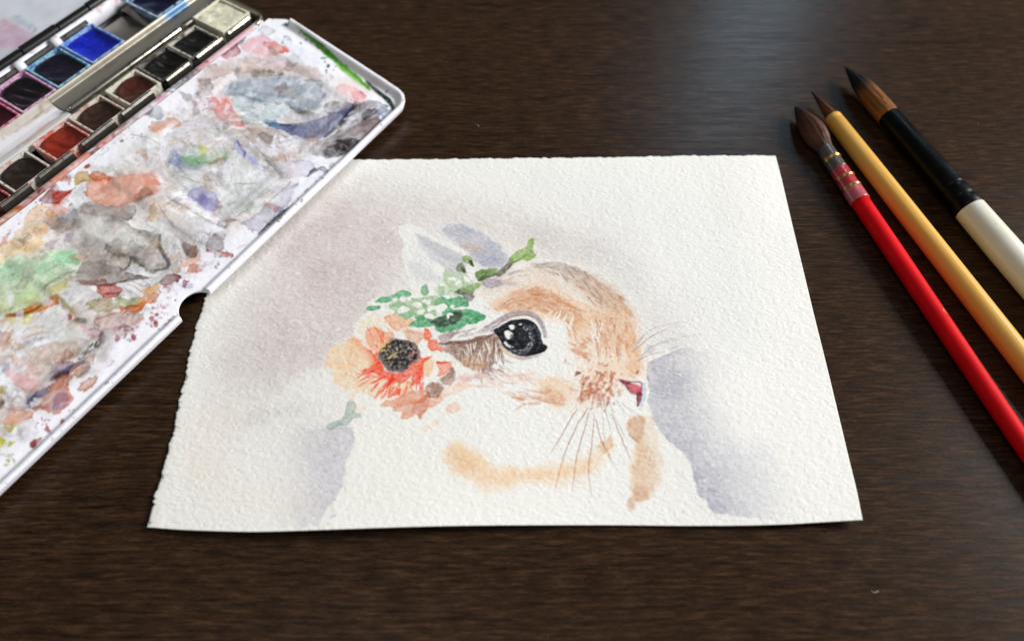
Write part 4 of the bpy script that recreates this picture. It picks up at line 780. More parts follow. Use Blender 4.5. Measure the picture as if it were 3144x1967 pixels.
puddle('L3', [(400,935),(420,860),(480,800),(550,790),(555,830),(500,890),(470,930)], "dba08a", 0.9, 0.4, 0.8, 0.4); Q.dab('L3', (465,835), 3.6, 2.6, 0.7, "a08ca6", 0.85, 0.4, 0.6, ring=0.4)
puddle('L3', [(600,600),(640,570),(700,570),(690,610),(630,640)], "c09a78", 0.85, 0.4); puddle('L3', [(600,740),(640,690),(720,650),(755,640),(740,690),(660,745)], "cfa58e", 0.9, 0.4, 0.8, 0.4)
puddle('L3', [(560,560),(650,520),(720,480),(700,560),(580,620)], "d5b0a2", 0.7, 0.8); puddle('L3', [(740,480),(800,460),(860,490),(850,560),(760,590),(720,540)], "dccfd4", 0.7, 0.4, dark=0.6)
puddle('L3', [(250,1130),(310,1118),(320,1135),(280,1190),(240,1200),(228,1170)], "b0523c", 0.95, 0.3, 0.5, 0.4); Q.dab('L3', (262,1165), 1.6, 1.0, 0.8, "8a3526", 0.8, 0.3)
puddle('L3', [(0,1110),(30,1130),(40,1180),(0,1200)], "dfdc7c", 0.9, 0.4); puddle('L3', [(65,1170),(100,1120),(140,1135),(100,1160)], "cfd27a", 0.9, 0.3); puddle('L3', [(40,1040),(140,1030),(130,1050),(50,1060)], "e0dca0", 0.8, 0.4)
puddle('L3', [(0,720),(40,720),(50,760),(0,770)], "c8c070", 0.8, 0.4); Q.dab('L3', (20,740), 1.8, 1.2, 0, "9a9a52", 0.7, ring=0.6); Q.dab('L3', (5,860), 2.2, 1.5, 0.3, "6f6a68", 0.85, 0.4)
puddle('L3', [(30,860),(90,880),(140,900),(120,935),(80,910)], "c07a5c", 0.85, 0.4); Q.stroke('L3', [(70,860),(130,880),(250,885)], 0.8, "8fa6b2", 0.7, 0.4)
drops('L3', (1130,150,1330,260), 14, ["b9707a","a85a5a","c9b8bc"], 0.3, 1.4, 8); drops('L3', (880,250,1060,380), 22, ["6f5a62","a87880","54484a"], 0.25, 0.9, 9); drops('L3', (240,960,400,1080), 12, ["b8606a","a04a50"], 0.25, 0.8, 10); drops('L3', (20,1240,120,1330), 9, ["a9b060","c9c27a"], 0.3, 1.0, 11); drops('L3', (480,850,720,1000), 10, ["a79a9e","8f8a90"], 0.25, 0.7, 12)
for q in [(1175,200),(1210,240),(1030,340),(905,345),(530,178),(485,1000),(370,1055)]: Q.dab('L3', q, 1.5, 0.9, 1.0, "a5545c", 0.8, 0.25, 0.4)
# ---- hinge-side strip of bare enamel and rust speckle
puddle('L2', [(520,530),(560,470),(640,430),(760,330),(900,210),(1030,100),(1100,60),(1060,120),(900,260),(760,380),(640,490),(560,545)], "ebeaf2", 0.85, 0.5, 1.2)
puddle('J', [(1560,1180),(1650,1090),(1900,1000),(2100,1000),(2150,1060),(1950,1130),(1700,1220),(1600,1230)], "cf9664", 0.88, 0.7); puddle('J', [(1840,900),(1900,860),(1960,890),(1920,940)], "c2935c", 0.8, 0.7)
puddle('J', [(1520,940),(1650,730),(1750,760),(1830,860),(1780,960),(1640,1000)], "7d8892", 0.85, 0.6, shade="b9aeb6"); puddle('J', [(1440,920),(1560,820),(1660,740),(1660,800),(1560,940)], "173038", 0.92, 0.5)
puddle('M', [(1180,670),(1260,590),(1340,600),(1330,660),(1240,700)], "bf7a52", 0.8, 0.4, 1.4); Q.dab('M', (1610,370), 1.5, 1.1, 0, "b2604a", 0.9, 0.25, 0.3); Q.dab('J', (1050,1405), 1.0, 0.8, 0, "8f8a72", 0.8, 0.2, 0.3)
puddle('M', [(1400,500),(1500,450),(1640,480),(1740,600),(1600,650),(1440,720),(1390,660),(1420,560)], "cdb88c", 0.85, 0.5)
puddle('M', [(1630,520),(1700,480),(1780,500),(1880,620),(1760,620)], "c48460", 0.85, 0.4, dark=0.5)
drops('J', (700,1050,1500,1400), 22, ["5a5258","8f7f86","b38a76"], 0.2, 0.55, 13); drops('L1', (40,700,280,980), 14, ["4f4a4a","8f7a70"], 0.2, 0.6, 14); drops('M', (300,1000,900,1450), 14, ["6a6670","8a5a4a"], 0.2, 0.6, 15)

# wet brushing smeared the mixes along swirling strokes
_ang = 2.2*fbm(Q.X, Q.Y, 26, 2, 901)+0.9*fbm(Q.X, Q.Y, 8, 2, 905)+0.5
_vx = np.cos(_ang); _vy = np.sin(_ang)
_acc = np.zeros_like(Q.C); _wt = 0
for _k in range(-9, 10):
    _w = 1-abs(_k)/10; _off = _k*0.75
    _acc += _w*Q.sample(Q.X+_vx*_off+0.5*Q.w1, Q.Y+_vy*_off+0.5*Q.w2); _wt += _w
_msk = np.clip(_in*sstep(-0.35, 0.35, fbm(Q.X, Q.Y, 15, 3, 911))*0.9*(0.65+0.5*Q.st), 0, 0.92)[..., None]
Q.C = Q.C*(1-_msk)+(_acc/_wt)*_msk
def _flow(N, n=10, st=0.7):
    a = 0
    for k in range(-n, n+1): a = a+Q.sample(Q.X+_vx*k*st, Q.Y+_vy*k*st, N)
    return a/(2*n+1)
_st2 = _flow(fbm(Q.X, Q.Y, 1.5, 2, 921)); _st2 = np.clip(_st2/_st2.std()*0.5, -1.2, 1.2)
Q.C = Q.C*np.clip(1-0.13*_st2*_in, 0.7, 1.15)[..., None]; Q.H += 0.012*_in*_st2
# small crisp dried spots and thin pools on top
Q.sat = 1.1; Q.con = 1.2
for k in range(260):
    u = rq.uniform(-258, -4); v = rq.uniform(10, 80); r = rq.uniform(0.6, 3.4)
    c = rq.choice(["b98a78","a8785c","c9a070","9a94ae","8a8f9e","a9b59c","b9a7a0","8f857e","c58f86","7f7672","d0b890","a5a0a8","6f6260"])
    Q.dab(None, (u, v), r*rq.uniform(0.8, 1.9), r*rq.uniform(0.4, 0.8), rq.uniform(0, 3), c, rq.uniform(0.25, 0.7), rq.uniform(0.12, 0.5), rq.uniform(0.8, 2.4), ring=rq.uniform(0.3, 0.9))
_e = lin(ENAM); Q.C = _e*np.clip(Q.C/_e, 0.003, 1.0)**1.2
# wiped streaks let the lavender-white enamel show again
_wn = _flow(fbm(Q.X, Q.Y, 3.5, 3, 951)); _wn = _wn/_wn.std()
_wp = sstep(0.2, 1.4, _wn)*sstep(-0.1, 0.4, fbm(Q.X, Q.Y, 18, 3, 955))*_in
Q._lay((slice(None), slice(None)), 0.55*_wp, lin("e6e6f0"), 'mix')
_c1 = fbm(_x*0.7, _y*1.3, 13, 4, 851); _c2 = fbm(_x*1.3, _y*0.7, 9, 4, 861)
for _n, _sd in ((_c1, 871), (_c2, 881), (fbm(Q.X+3*Q.w1, Q.Y+3*Q.w2, 6, 4, 891), 893)):
    _t = np.exp(-(_n/0.022)**2)*_in*sstep(0.05, 0.5, fbm(Q.X, Q.Y, 10, 3, _sd)); Q.H += 0.04*_t
    Q._lay((slice(None), slice(None)), 0.55*_t, lin("6d625a"), 'mix')
_k = np.clip(1-0.16*np.clip(Q.st+0.15*Q.r1, -1, 1.2)*_in, 0.72, 1.2); Q.C = np.clip(Q.C*_k[..., None], 0, 0.9)
# the lid itself
U1, V1, RC = 9.7, 86.5, 9.0
def usamples():
    base = np.concatenate([np.linspace(-255, -147.5, 260, endpoint=False), -147.5+9.5*(1-np.cos(np.linspace(0, math.pi/2, 40, endpoint=False))), -138+9.5*np.sin(np.linspace(0, math.pi/2, 40, endpoint=False)), np.linspace(-128.5, 0.7, 330, endpoint=False), 0.7+9.0*np.sin(np.linspace(0, math.pi/2, 40))])
    return base
us = usamples(); ts = np.concatenate([np.linspace(0, 0.1, 34, endpoint=False), np.linspace(0.1, 1, 200)])
def v_start(u):
    v = np.zeros_like(u)
    c = np.abs(u+138.2) < 8.0; v[c] = np.sqrt(np.maximum(64-(u[c]+138.2)**2, 0))*0.92
    k = u > U1-RC; v[k] = RC-np.sqrt(np.maximum(RC*RC-(u[k]-(U1-RC))**2, 0)); return v
v0 = v_start(us); vend = np.where(us > 4, V1-(us-4)*1.2, V1)
Vv = v0[None]+(vend-v0)[None]*ts[:, None]; Uu = np.repeat(us[None], len(ts), 0)
def rr_sdf(u, v):                           # distance inside the lid's outline (outer edge, right side, round corner)
    qx = u-(U1-RC); qy = (RC-v)
    cor = RC-np.hypot(np.maximum(qx, 0), np.maximum(qy, 0))
    return np.where((qx > 0) & (qy > 0), cor, np.minimum(U1-u, v))
dd = rr_sdf(Uu, Vv)
rim = (1-sstep(0.8, 4.8, dd))*3.2
rim = np.where((np.abs(Uu+138.2) < 8.2), rim*0+np.where(Vv > 2.5, 0.0, rim), rim)
rim = np.where((Uu > U1-5) & (Vv > 76), rim*np.clip((77.2-Vv)/1.2, 0, 1), rim)
well = np.zeros_like(Uu)
for a_, b_ in ((-52, -9), (-104, -61), (-158, -113), (-208, -167), (-256, -216)):
    ex = np.minimum(np.minimum(Uu-a_, b_-Uu), np.minimum(Vv-19.5, 76-Vv)); well = np.maximum(well, sstep(0.0, 4.5, ex))
Zl = LZ0+LSL*Vv+rim-0.9*well+0.12*fbm(Uu, Vv, 9, 3, 601)
Zl = Zl+0.05*fbm(Uu, Vv, 2.0, 2, 611)*sstep(6, 10, dd)
Zl = Zl+np.clip(Q.sample(Uu, Vv, Q.H), -0.1, 0.2)
lc = Q.sample(Uu, Vv)
enam = lin(ENAM); lc = np.where((dd < 2.2)[..., None], lc*0.35+enam*0.65, lc)
_chip = sstep(0.85, 0.95, fbm(Uu, Vv, 1.6, 3, 931)+0.25*fbm(Uu, Vv, 12, 2, 935))*(dd < 5); lc = lc*(1-0.75*_chip[..., None])+lin("6a5f58")*0.75*_chip[..., None]
lc = lc*(1-0.04*np.clip(fbm(Uu, Vv, 7, 4, 941), 0, 1)*(dd < 7))[..., None]
pw = BO[None, None]+Uu[..., None]*E1+Vv[..., None]*E2
LV = np.concatenate([pw, Zl[..., None]], -1).reshape(-1, 3); nu, nv = len(us), len(ts)
idx = np.arange(nu*nv).reshape(nv, nu)
ring = np.r_[idx[0, :], idx[1:, -1]]
nb = len(LV); zb = LZ0+LSL*Vv.reshape(-1)[ring]-1.2
outer = LV[ring].copy(); outer[:, 2] -= 0.9; outer[:, :2] += np.where(Vv.reshape(-1)[ring][:, None] < 8.5, -0.35, 0.0)*E2+np.where(Uu.reshape(-1)[ring][:, None] > 8.0, 0.35, 0.0)*E1; low = LV[ring].copy(); low[:, 2] = zb
LV[ring, 2] += 0.0
inw = np.stack([np.where(Uu.reshape(-1)[ring] > 8.0, -0.9, 0.0), np.where(Vv.reshape(-1)[ring] < 8.5, 0.9, 0.0)], 1)
low[:, :2] += inw[:, :1]*E1+inw[:, 1:]*E2
LVs = np.vstack([LV, outer, low]); n = len(ring)
LFc = np.stack([idx[:-1, :-1], idx[:-1, 1:], idx[1:, 1:], idx[1:, :-1]], -1).reshape(-1, 4).tolist()
for i in range(n-1):
    LFc.append((int(ring[i+1]), int(ring[i]), nb+i, nb+i+1)); LFc.append((nb+i+1, nb+i, nb+n+i, nb+n+i+1))
lcol = np.vstack([lc.reshape(-1, 3), np.tile(enam, (2*n, 1))])
box = thing("paint_box", bw(-80, 90, 0), "open white metal watercolour box with paint-stained mixing lid at upper left", "paint box")
m_lid = painted_mat("stained_white_enamel", 0.3, 0.45, 900, 0.08, 0.0002, (260, 0.08, 0.36))
m_black_lid = mat("dark_lid_underside", lin("1c1c1c"), 0.4)
mk("mixing_lid", LVs, LFc, m_lid, box, cols=lcol, label="white enamel lid covered in dried paint, thumb notch in its edge")
# underside of the lid
ub = [(-255, 1.0), (U1-9, 1.0), (U1-3.5, 3.5), (U1-1.4, 9), (U1-1.4, V1-8), (4, V1), (-255, V1)]
ub = [(-255, 1.0), (-146.4, 1.0), (-145.0, 5.2), (-141.5, 7.6), (-138.2, 8.2), (-134.9, 7.6), (-131.4, 5.2), (-130.0, 1.0)]+ub[1:]
mk("lid_underside", [bw(u, v, LZ0+LSL*v-1.15) for u, v in ub], [tuple(range(len(ub)))[::-1]], m_black_lid, box, smooth=False)

# ------------------------------------------------------------------ paint box: tray, rails, hinge
m_en = mat("white_enamel", lin("dcdbe2"), 0.3, spec=0.45); g = N(m_en); co = g.n("ShaderNodeTexCoord").outputs["Object"]
st = g.ramp(g.noise(co, 150, 5, 0.6, 0.6), [(0.52, (0, 0, 0)), (0.66, (1, 1, 1))]); tint = g.ramp(g.noise(co, 40, 3), [(0.35, lin("c9785f")), (0.45, lin("d8a08c")), (0.55, lin("9a6f7a")), (0.65, lin("b08a58"))])
g.link(g.mix(g.n("ShaderNodeMath", {0: st, 1: 0.75}, operation='MULTIPLY').outputs[0], (*lin("dcdbe2"),), tint), g.b.inputs["Base Color"])
m_steel = mat("brushed_tin", lin("a59f92"), 0.33, 0.9); g = N(m_steel); co = g.n("ShaderNodeTexCoord").outputs["Object"]
n1 = g.noise(g.n("ShaderNodeMapping", {"Vector": co, "Rotation": (0, 0, -BA), "Scale": (20, 300, 100)}).outputs[0], 1.0, 4); n2 = g.noise(co, 90, 4, 0.6, 0.5)
g.link(g.mix(g.ramp(n2, [(0.45, (0, 0, 0)), (0.7, (0.7, 0.7, 0.7))]), g.ramp(n1, [(0.3, lin("9c968a")), (0.7, lin("aaa497"))]), lin("857c6c")), g.b.inputs["Base Color"])
g.link(g.n("ShaderNodeMapRange", {0: n2, 1: 0.3, 2: 0.7, 3: 0.25, 4: 0.5}).outputs[0], g.b.inputs["Roughness"])
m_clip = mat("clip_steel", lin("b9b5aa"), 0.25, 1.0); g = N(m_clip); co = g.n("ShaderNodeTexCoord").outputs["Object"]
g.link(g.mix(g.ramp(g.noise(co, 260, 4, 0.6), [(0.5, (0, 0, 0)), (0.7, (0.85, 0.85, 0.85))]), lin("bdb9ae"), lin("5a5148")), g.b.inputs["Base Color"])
m_black = mat("black_hinge_lacquer", lin("0d0e0c"), 0.3, spec=0.5)
m_cface = mat("clip_face_dark_reflection", lin("615c54"), 0.32, 0.8)  # same clip tin, its dark reflection put into the face colour
m_dark = mat("box_floor_shadow_tone", lin("4a4742"), 0.6)  # shadow inside the box put into the floor's dark colour

def strip(prof, u0, u1, n=2):               # (v, z) profile swept along u
    V = []; 
    for k in range(n):
        u = u0+(u1-u0)*k/(n-1)
        V += [bw(u, v, z) for v, z in prof]
    m_ = len(prof); F = []
    for k in range(n-1):
        for i in range(m_-1): F.append((k*m_+i, k*m_+i+1, (k+1)*m_+i+1, (k+1)*m_+i))
    return V, F
def solid_strip(prof, u0, u1, th=0.5):      # sheet metal of real thickness
    P2 = np.array(prof, float); T2 = np.gradient(P2, axis=0); Nn = np.c_[-T2[:, 1], T2[:, 0]]; Nn /= np.linalg.norm(Nn, axis=1)[:, None]
    loop = [tuple(p) for p in P2]+[tuple(p) for p in (P2-Nn*th)[::-1]]; m_ = len(loop)
    V = [bw(u0, v, z) for v, z in loop]+[bw(u1, v, z) for v, z in loop]
    return V, [(i, (i+1) % m_, m_+(i+1) % m_, m_+i) for i in range(m_)]+[tuple(range(m_))[::-1], tuple(range(m_, 2*m_))]
UB = -255.0
# tray shell: floor and four walls with a rolled rim
pan_out = []
parts = [block(UB, 3.0, 88.6, 169.5, 0.0, 6.0)]
mk("tray_floor", *join(parts), m_dark, box)
WC = Canvas(-258, 84, 6, 97, 0.35, "dcdae0", lambda x, y: (lambda p: np.array([p@E1, p@E2]))(at(x, y, 20.6)-BO), {'F': (0, 0, 1)}); WC.sat = 1.15
for a_, b_, c_, al in ((-258,-196,"c98a3c",.9),(-200,-168,"d9b48c",.8),(-172,-150,"c99a4a",.9),(-158,-138,"9c4a30",.85),(-141,-124,"8f3a28",.95),(-128,-112,"d59a8c",.9),(-116,-106,"c98878",.8),(-108,-100,"5f4658",.8),(-104,-92,"d8a09a",.8),(-95,-74,"7a4a3c",.95),(-80,-70,"e4e0e2",.9),(-70,-66,"c07890",.8),(-60,-44,"3a3634",.8),(-46,-38,"6a3832",.9),(-40,-22,"dba0a4",.95),(-26,-6,"d8a4b0",.9)):
    WC.wash(None, [(a_,86),(b_,86.5),(b_+2,90.5),(b_-1,93.5),(a_+1,93.2),(a_-2,89.5)], c_, al, 0.6, 1.6, 0.2, rag=0.8, tex=0.45)
for k in range(60): WC.dab(None, (rq.uniform(-200, 2), rq.uniform(87, 93)), rq.uniform(0.4, 2.2), rq.uniform(0.3, 0.8), rq.uniform(-0.3, 0.3), rq.choice(["efeef4","8f4a3a","c98070","4a3a38","e0b890","f0eff4"]), 0.8, 0.25, 0.8)
pp = np.array([(93.4, 8), (93.3, 17.6), (92.9, 19.6), (92.0, 20.7), (90.4, 21.2), (88.9, 20.9), (88.2, 19.6), (88.0, 16), (88.0, 2)])
cd = np.r_[0, np.cumsum(np.linalg.norm(np.diff(pp, axis=0), axis=1))]; tt = np.linspace(0, cd[-1], 60); pv = np.interp(tt, cd, pp[:, 0]); pz = np.interp(tt, cd, pp[:, 1])
cu = np.linspace(UB, 2.0, 420); Uc, Vc = np.meshgrid(cu, pv); Zc = np.repeat(pz[:, None], len(cu), 1); cw = BO[None, None]+Uc[..., None]*E1+Vc[..., None]*E2
mk("front_wall", np.concatenate([cw, Zc[..., None]], -1).reshape(-1, 3), grid_faces(len(cu), len(pv)), m_lid, box, cols=WC.sample(Uc, Vc).reshape(-1, 3))
mk("rear_wall", *solid_strip([(169.4, 3), (169.2, 18), (168.6, 20.8), (167.4, 21.6), (166.2, 21.0), (165.8, 15)], UB, 3.0, 0.6), m_en, box)
def side_wall():
    th = np.linspace(0, math.pi/2, 8); path = [(3.4, 94+2)]
    path = [(-2.0+8*math.sin(a), 96-7.4*math.cos(a)) for a in th]+[(6.0, 110), (6.0, 150)]+[(-2.0+8*math.cos(a), 161+8*math.sin(a)) for a in th]
    V = []; lv = [(0, 2.5), (0, 20.5), (0.25, 21.6), (0.9, 22.0), (1.6, 21.6), (1.9, 20.5), (1.9, 8)]
    C0 = np.array([-40.0, 128.0])
    for q in path:
        d = C0-np.array(q); d = np.array([-1.0, 0.0]) if 110 <= q[1] <= 150 else np.array([-(q[0]+2.0)/8, -(q[1]-(96 if q[1] < 128 else 161))/8]); d = d/(np.linalg.norm(d)+1e-9)
        for o_, z in lv: V.append(bw(q[0]+d[0]*o_, q[1]+d[1]*o_, z))
    return V, grid_faces(len(lv), len(path))
mk("end_wall", *side_wall(), m_steel, box)
# central channel: tin plate with a raised ridge, and bare enamel left of it
m_plate = painted_mat("tin_plate_with_blue_stain", 0.36, 0.5, 700, 0.03, 0.0001); m_plate.node_tree.nodes["Principled BSDF"].inputs["Metallic"].default_value = 0.75
PC = Canvas(-100, 112, 6, 140, 0.35, "a8a295", lambda x, y: (lambda p: np.array([p@E1, p@E2]))(at(x, y, 18.8)-BO), {'Y': (300, 0, 400/2417)})
PC.wash('Y', [(-600,1500),(0,1100),(700,650),(1400,200),(1700,0),(1500,350),(700,900),(0,1400)], "8d8677", 0.6, 1.5, 1.0, 0, tex=0.5)
PC.wash('Y', [(1290,350),(1340,270),(1440,180),(1540,90),(1650,40),(1660,140),(1580,230),(1460,300),(1380,350)], "123a70", 0.95, 0.8, 1.2, 0, rag=0.5); PC.wash('Y', [(1250,330),(1500,80),(1700,0),(1720,120),(1500,330),(1300,420)], "6f93b0", 0.5, 1.5, 1.2, 0, rag=0.5)
pp = np.array([(116.8, 15.0), (117.6, 18.0), (121, 18.6), (128, 18.7), (132.6, 19.2), (133.6, 21.4), (134.4, 22.2), (135.0, 21.2), (135.2, 16)])
cd = np.r_[0, np.cumsum(np.linalg.norm(np.diff(pp, axis=0), axis=1))]; tt = np.linspace(0, cd[-1], 70); pv = np.interp(tt, cd, pp[:, 0]); pz = np.interp(tt, cd, pp[:, 1])
cu = np.linspace(-97.5, 2.0, 240); Uc, Vc = np.meshgrid(cu, pv); Zc = np.repeat(pz[:, None], len(cu), 1); cw = BO[None, None]+Uc[..., None]*E1+Vc[..., None]*E2
mk("channel_plate", np.concatenate([cw, Zc[..., None]], -1).reshape(-1, 3), grid_faces(len(cu), len(pv)), m_plate, box, cols=PC.sample(Uc, Vc).reshape(-1, 3))
m_chw = painted_mat("stained_channel_enamel", 0.35, 0.45, 800, 0.05, 0.0001)
CH = Canvas(-260, 110, -90, 140, 0.35, "cfccc8", lambda x, y: (lambda p: np.array([p@E1, p@E2]))(at(x, y, 18.5)-BO), {'Z': (0, 250, 400/2417)})
CH.wash('Z', [(0,900),(300,700),(700,430),(1100,200),(1250,420),(900,560),(500,840),(100,1060),(0,1100)], "a39789", 0.8, 1.5, 1.2, 0.1, shade="b9b0a8")
CH.wash('Z', [(0,960),(120,880),(300,760),(440,660),(470,690),(380,780),(200,900),(0,990)], "8c2030", 0.9, 0.8, 0.6, 0.2)
CH.wash('Z', [(0,1150),(300,950),(700,700),(1000,500),(1200,450),(1260,520),(900,760),(500,1040),(200,1250),(0,1330)], "dfdce2", 0.9, 1.0, 0.8, 0)
CH.wash('Z', [(540,1110),(700,880),(1000,700),(1180,700),(900,860),(660,1080)], "d9aca0", 0.85, 0.6, 0.8, 0.3)
CH.wash('Z', [(280,1230),(340,1180),(420,1190),(350,1280)], "a9a0c0", 0.8, 0.4, 0.6, 0.3); CH.wash('Z', [(420,1180),(520,1100),(600,1110),(500,1190)], "d0958a", 0.8, 0.5, 0.6, 0.2)
CH.stroke('Z', [(640,700),(760,600),(820,500),(950,430)], 1.4, "8a765a", 0.6, 0.6)
prof = np.array([(116.8, 17.0), (117.4, 19.4), (119.0, 20.0), (121.5, 19.6), (124, 18.4), (128, 18.2), (132.6, 19.0), (133.6, 21.4), (134.4, 22.2), (135.0, 21.2), (135.2, 16)])
cd = np.r_[0, np.cumsum(np.linalg.norm(np.diff(prof, axis=0), axis=1))]; tt = np.linspace(0, cd[-1], 60); pv = np.interp(tt, cd, prof[:, 0]); pz = np.interp(tt, cd, prof[:, 1])
cu = np.linspace(UB, -97.7, 330); Uc, Vc = np.meshgrid(cu, pv); Zc = np.repeat(pz[:, None], len(cu), 1)
cw = BO[None, None]+Uc[..., None]*E1+Vc[..., None]*E2
mk("channel_floor", np.concatenate([cw, Zc[..., None]], -1).reshape(-1, 3), grid_faces(len(cu), len(pv)), m_chw, box, cols=CH.sample(Uc, Vc).reshape(-1, 3))
def rod(u0, u1, v, z, r, seg=20):
    pr = [(u0+r*(1-math.cos(a)), r*math.sin(a)) for a in np.linspace(0.12, math.pi/2, 7)]+[(u1-r*(1-math.cos(a)), r*math.sin(a)) for a in np.linspace(math.pi/2, 0.12, 7)]
    return lathe(lambda s: bw(s, v, z), pr, seg)
mk("retaining_bar", *rod(-97.2, -25.0, 120.6, 20.2, 1.75), m_clip, box); mk("retaining_bar", *rod(-24.4, -1.5, 120.6, 20.2, 1.75), m_clip, box)
# spring clips in front of the lower row of pans
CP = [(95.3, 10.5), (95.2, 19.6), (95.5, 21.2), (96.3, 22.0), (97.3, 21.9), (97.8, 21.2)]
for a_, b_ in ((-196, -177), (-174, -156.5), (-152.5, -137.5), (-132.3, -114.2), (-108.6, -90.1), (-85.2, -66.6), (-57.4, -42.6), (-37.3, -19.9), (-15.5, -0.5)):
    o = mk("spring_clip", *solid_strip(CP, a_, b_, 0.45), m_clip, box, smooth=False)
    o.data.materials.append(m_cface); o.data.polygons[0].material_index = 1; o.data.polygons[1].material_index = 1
# clips behind the upper row
CQ = [(163.0, 20.3), (163.5, 21.6), (164.4, 22.0), (165.2, 21.2), (165.4, 15)]
for a_, b_ in ((-112, -92.5), (-88.5, -72), (-66.5, -48.8), (-24, -6)): mk("spring_clip", *solid_strip(CQ, a_, b_, 0.4), m_clip, box, smooth=False)
CT = [(161.6, 17.5), (161.8, 20.5), (162.6, 22.2), (164.2, 23.0), (166.4, 22.8), (167.2, 22.4)]
for a_ in (-112.0, -91.0, -69.2): mk("curled_tab", *solid_strip(CT, a_-1.4, a_+3.2, 0.5), m_en, box)
# hinge: a black tube in knuckles
for k, (a_, b_) in enumerate(((-255, -150), (-149.6, -106), (-105.6, -83.4), (-83.0, -61.2), (-60.8, -42), (-41.6, -20), (-19.6, 0))):
    r = 3.0 if k % 2 else 2.55
    mk("hinge_knuckle", *lathe(lambda s: bw(s, 171.8, 21.0), [(a_, r*0.8), (a_+0.3, r), (b_-0.3, r), (b_, r*0.8)], 24), m_black, box, smooth=False)
# second flap, beyond the hinge
Fq = Canvas(-180, 172, 20, 262, 0.5, "dcdfe6", flap_at, {'Z': (0, 0, 400/2417)})
Fq.wash('Z', [(-200,300),(0,200),(300,380),(500,540),(620,600),(400,760),(200,820),(-200,700)], "d3b3c4", 0.8, 3.5, 2, 0.05, shade="c9a0b8"); Fq.wash('Z', [(-100,150),(60,240),(300,420),(420,480),(330,440),(100,330),(-100,250)], "cf9db2", 0.6, 1.5, 1, 0.1)
Fq.wash('Z', [(80,130),(200,140),(320,230),(500,320),(640,460),(500,380),(300,310),(150,210)], "a6afc4", 0.7, 2.0, 1.5, 0.05); Fq.wash('Z', [(-100,780),(100,800),(300,830),(-100,1100)], "c9c6d2", 0.6, 3, 2, 0)
Fq.dab('Z', (575,465), 1.8, 0.9, 0.4, "3f3d44", 0.85); Fq.dab('Z', (460,400), 0.9, 0.5, 0.4, "8a8896", 0.7); Fq.dab('Z', (590,465), 2.2, 1.2, 0.4, "e8e8ec", 0.4)
for k in range(24): Fq.dab(None, (rq.uniform(-170, 10), rq.uniform(178, 255)), rq.uniform(3, 10), rq.uniform(2, 6), rq.uniform(0, 3), rq.choice(["cfd0da", "dac8d2", "d2d8dc"]), 0.5, 2.0, 2.0)
fu = np.linspace(-178, 14, 300); fv = np.linspace(174.6, 258, 130); Uf, Vf = np.meshgrid(fu, fv)
Zf = 19.5-0.17*(Vf-174.6)*0.6+4.0*(1-sstep(0, 4, 258-Vf))+0.15*fbm(Uf, Vf, 12, 2, 631)
fw = BO[None, None]+Uf[..., None]*E1+Vf[..., None]*E2
FV = np.concatenate([fw, Zf[..., None]], -1).reshape(-1, 3); lowf = FV.copy(); lowf[:, 2] -= 1.0
ff = grid_faces(len(fu), len(fv))
fl = mk("mixing_flap", FV, ff, m_lid, box, cols=Fq.sample(Uf, Vf).reshape(-1, 3), label="white flap with pale pink and grey stains beyond the black hinge")

sm = fl.modifiers.new('thickness', 'SOLIDIFY'); sm.thickness = 0.0012; sm.offset = -1.0
# ------------------------------------------------------------------ paint pans
def pan_plastic(name, base, stain, amt):
    m = mat(name, lin(base), 0.35, spec=0.4); g = N(m); co = g.n("ShaderNodeTexCoord").outputs["Object"]
    f = g.ramp(g.noise(co, 330, 5, 0.62, 0.8), [(amt-0.08, (0, 0, 0)), (amt+0.08, (1, 1, 1))])
    f2 = g.ramp(g.noise(co, 500, 3, 0.6, 0.3), [(0.55, (0, 0, 0)), (0.68, (0.8, 0.8, 0.8))])
    c = g.mix(f, lin(base), lin(stain)); g.link(g.mix(f2, c, lin(stain)*0.35), g.b.inputs["Base Color"]); return m
def pan_paint(name, c, rough):
    m = mat(name, lin(c), rough, spec=0.5); g = N(m); co = g.n("ShaderNodeTexCoord").outputs["Object"]
    n = g.noise(co, 260, 5, 0.6, 0.4); g.link(g.ramp(n, [(0.3, lin(c)*0.6), (0.7, lin(c)*1.35)]), g.b.inputs["Base Color"])
    g.link(g.n("ShaderNodeMapRange", {0: n, 1: 0.35, 2: 0.65, 3: rough*0.7, 4: rough*1.5}).outputs[0], g.b.inputs["Roughness"])
    g.bump(g.noise(co, 300, 4, 0.6, 0.5), 0.6, 0.0006); return m
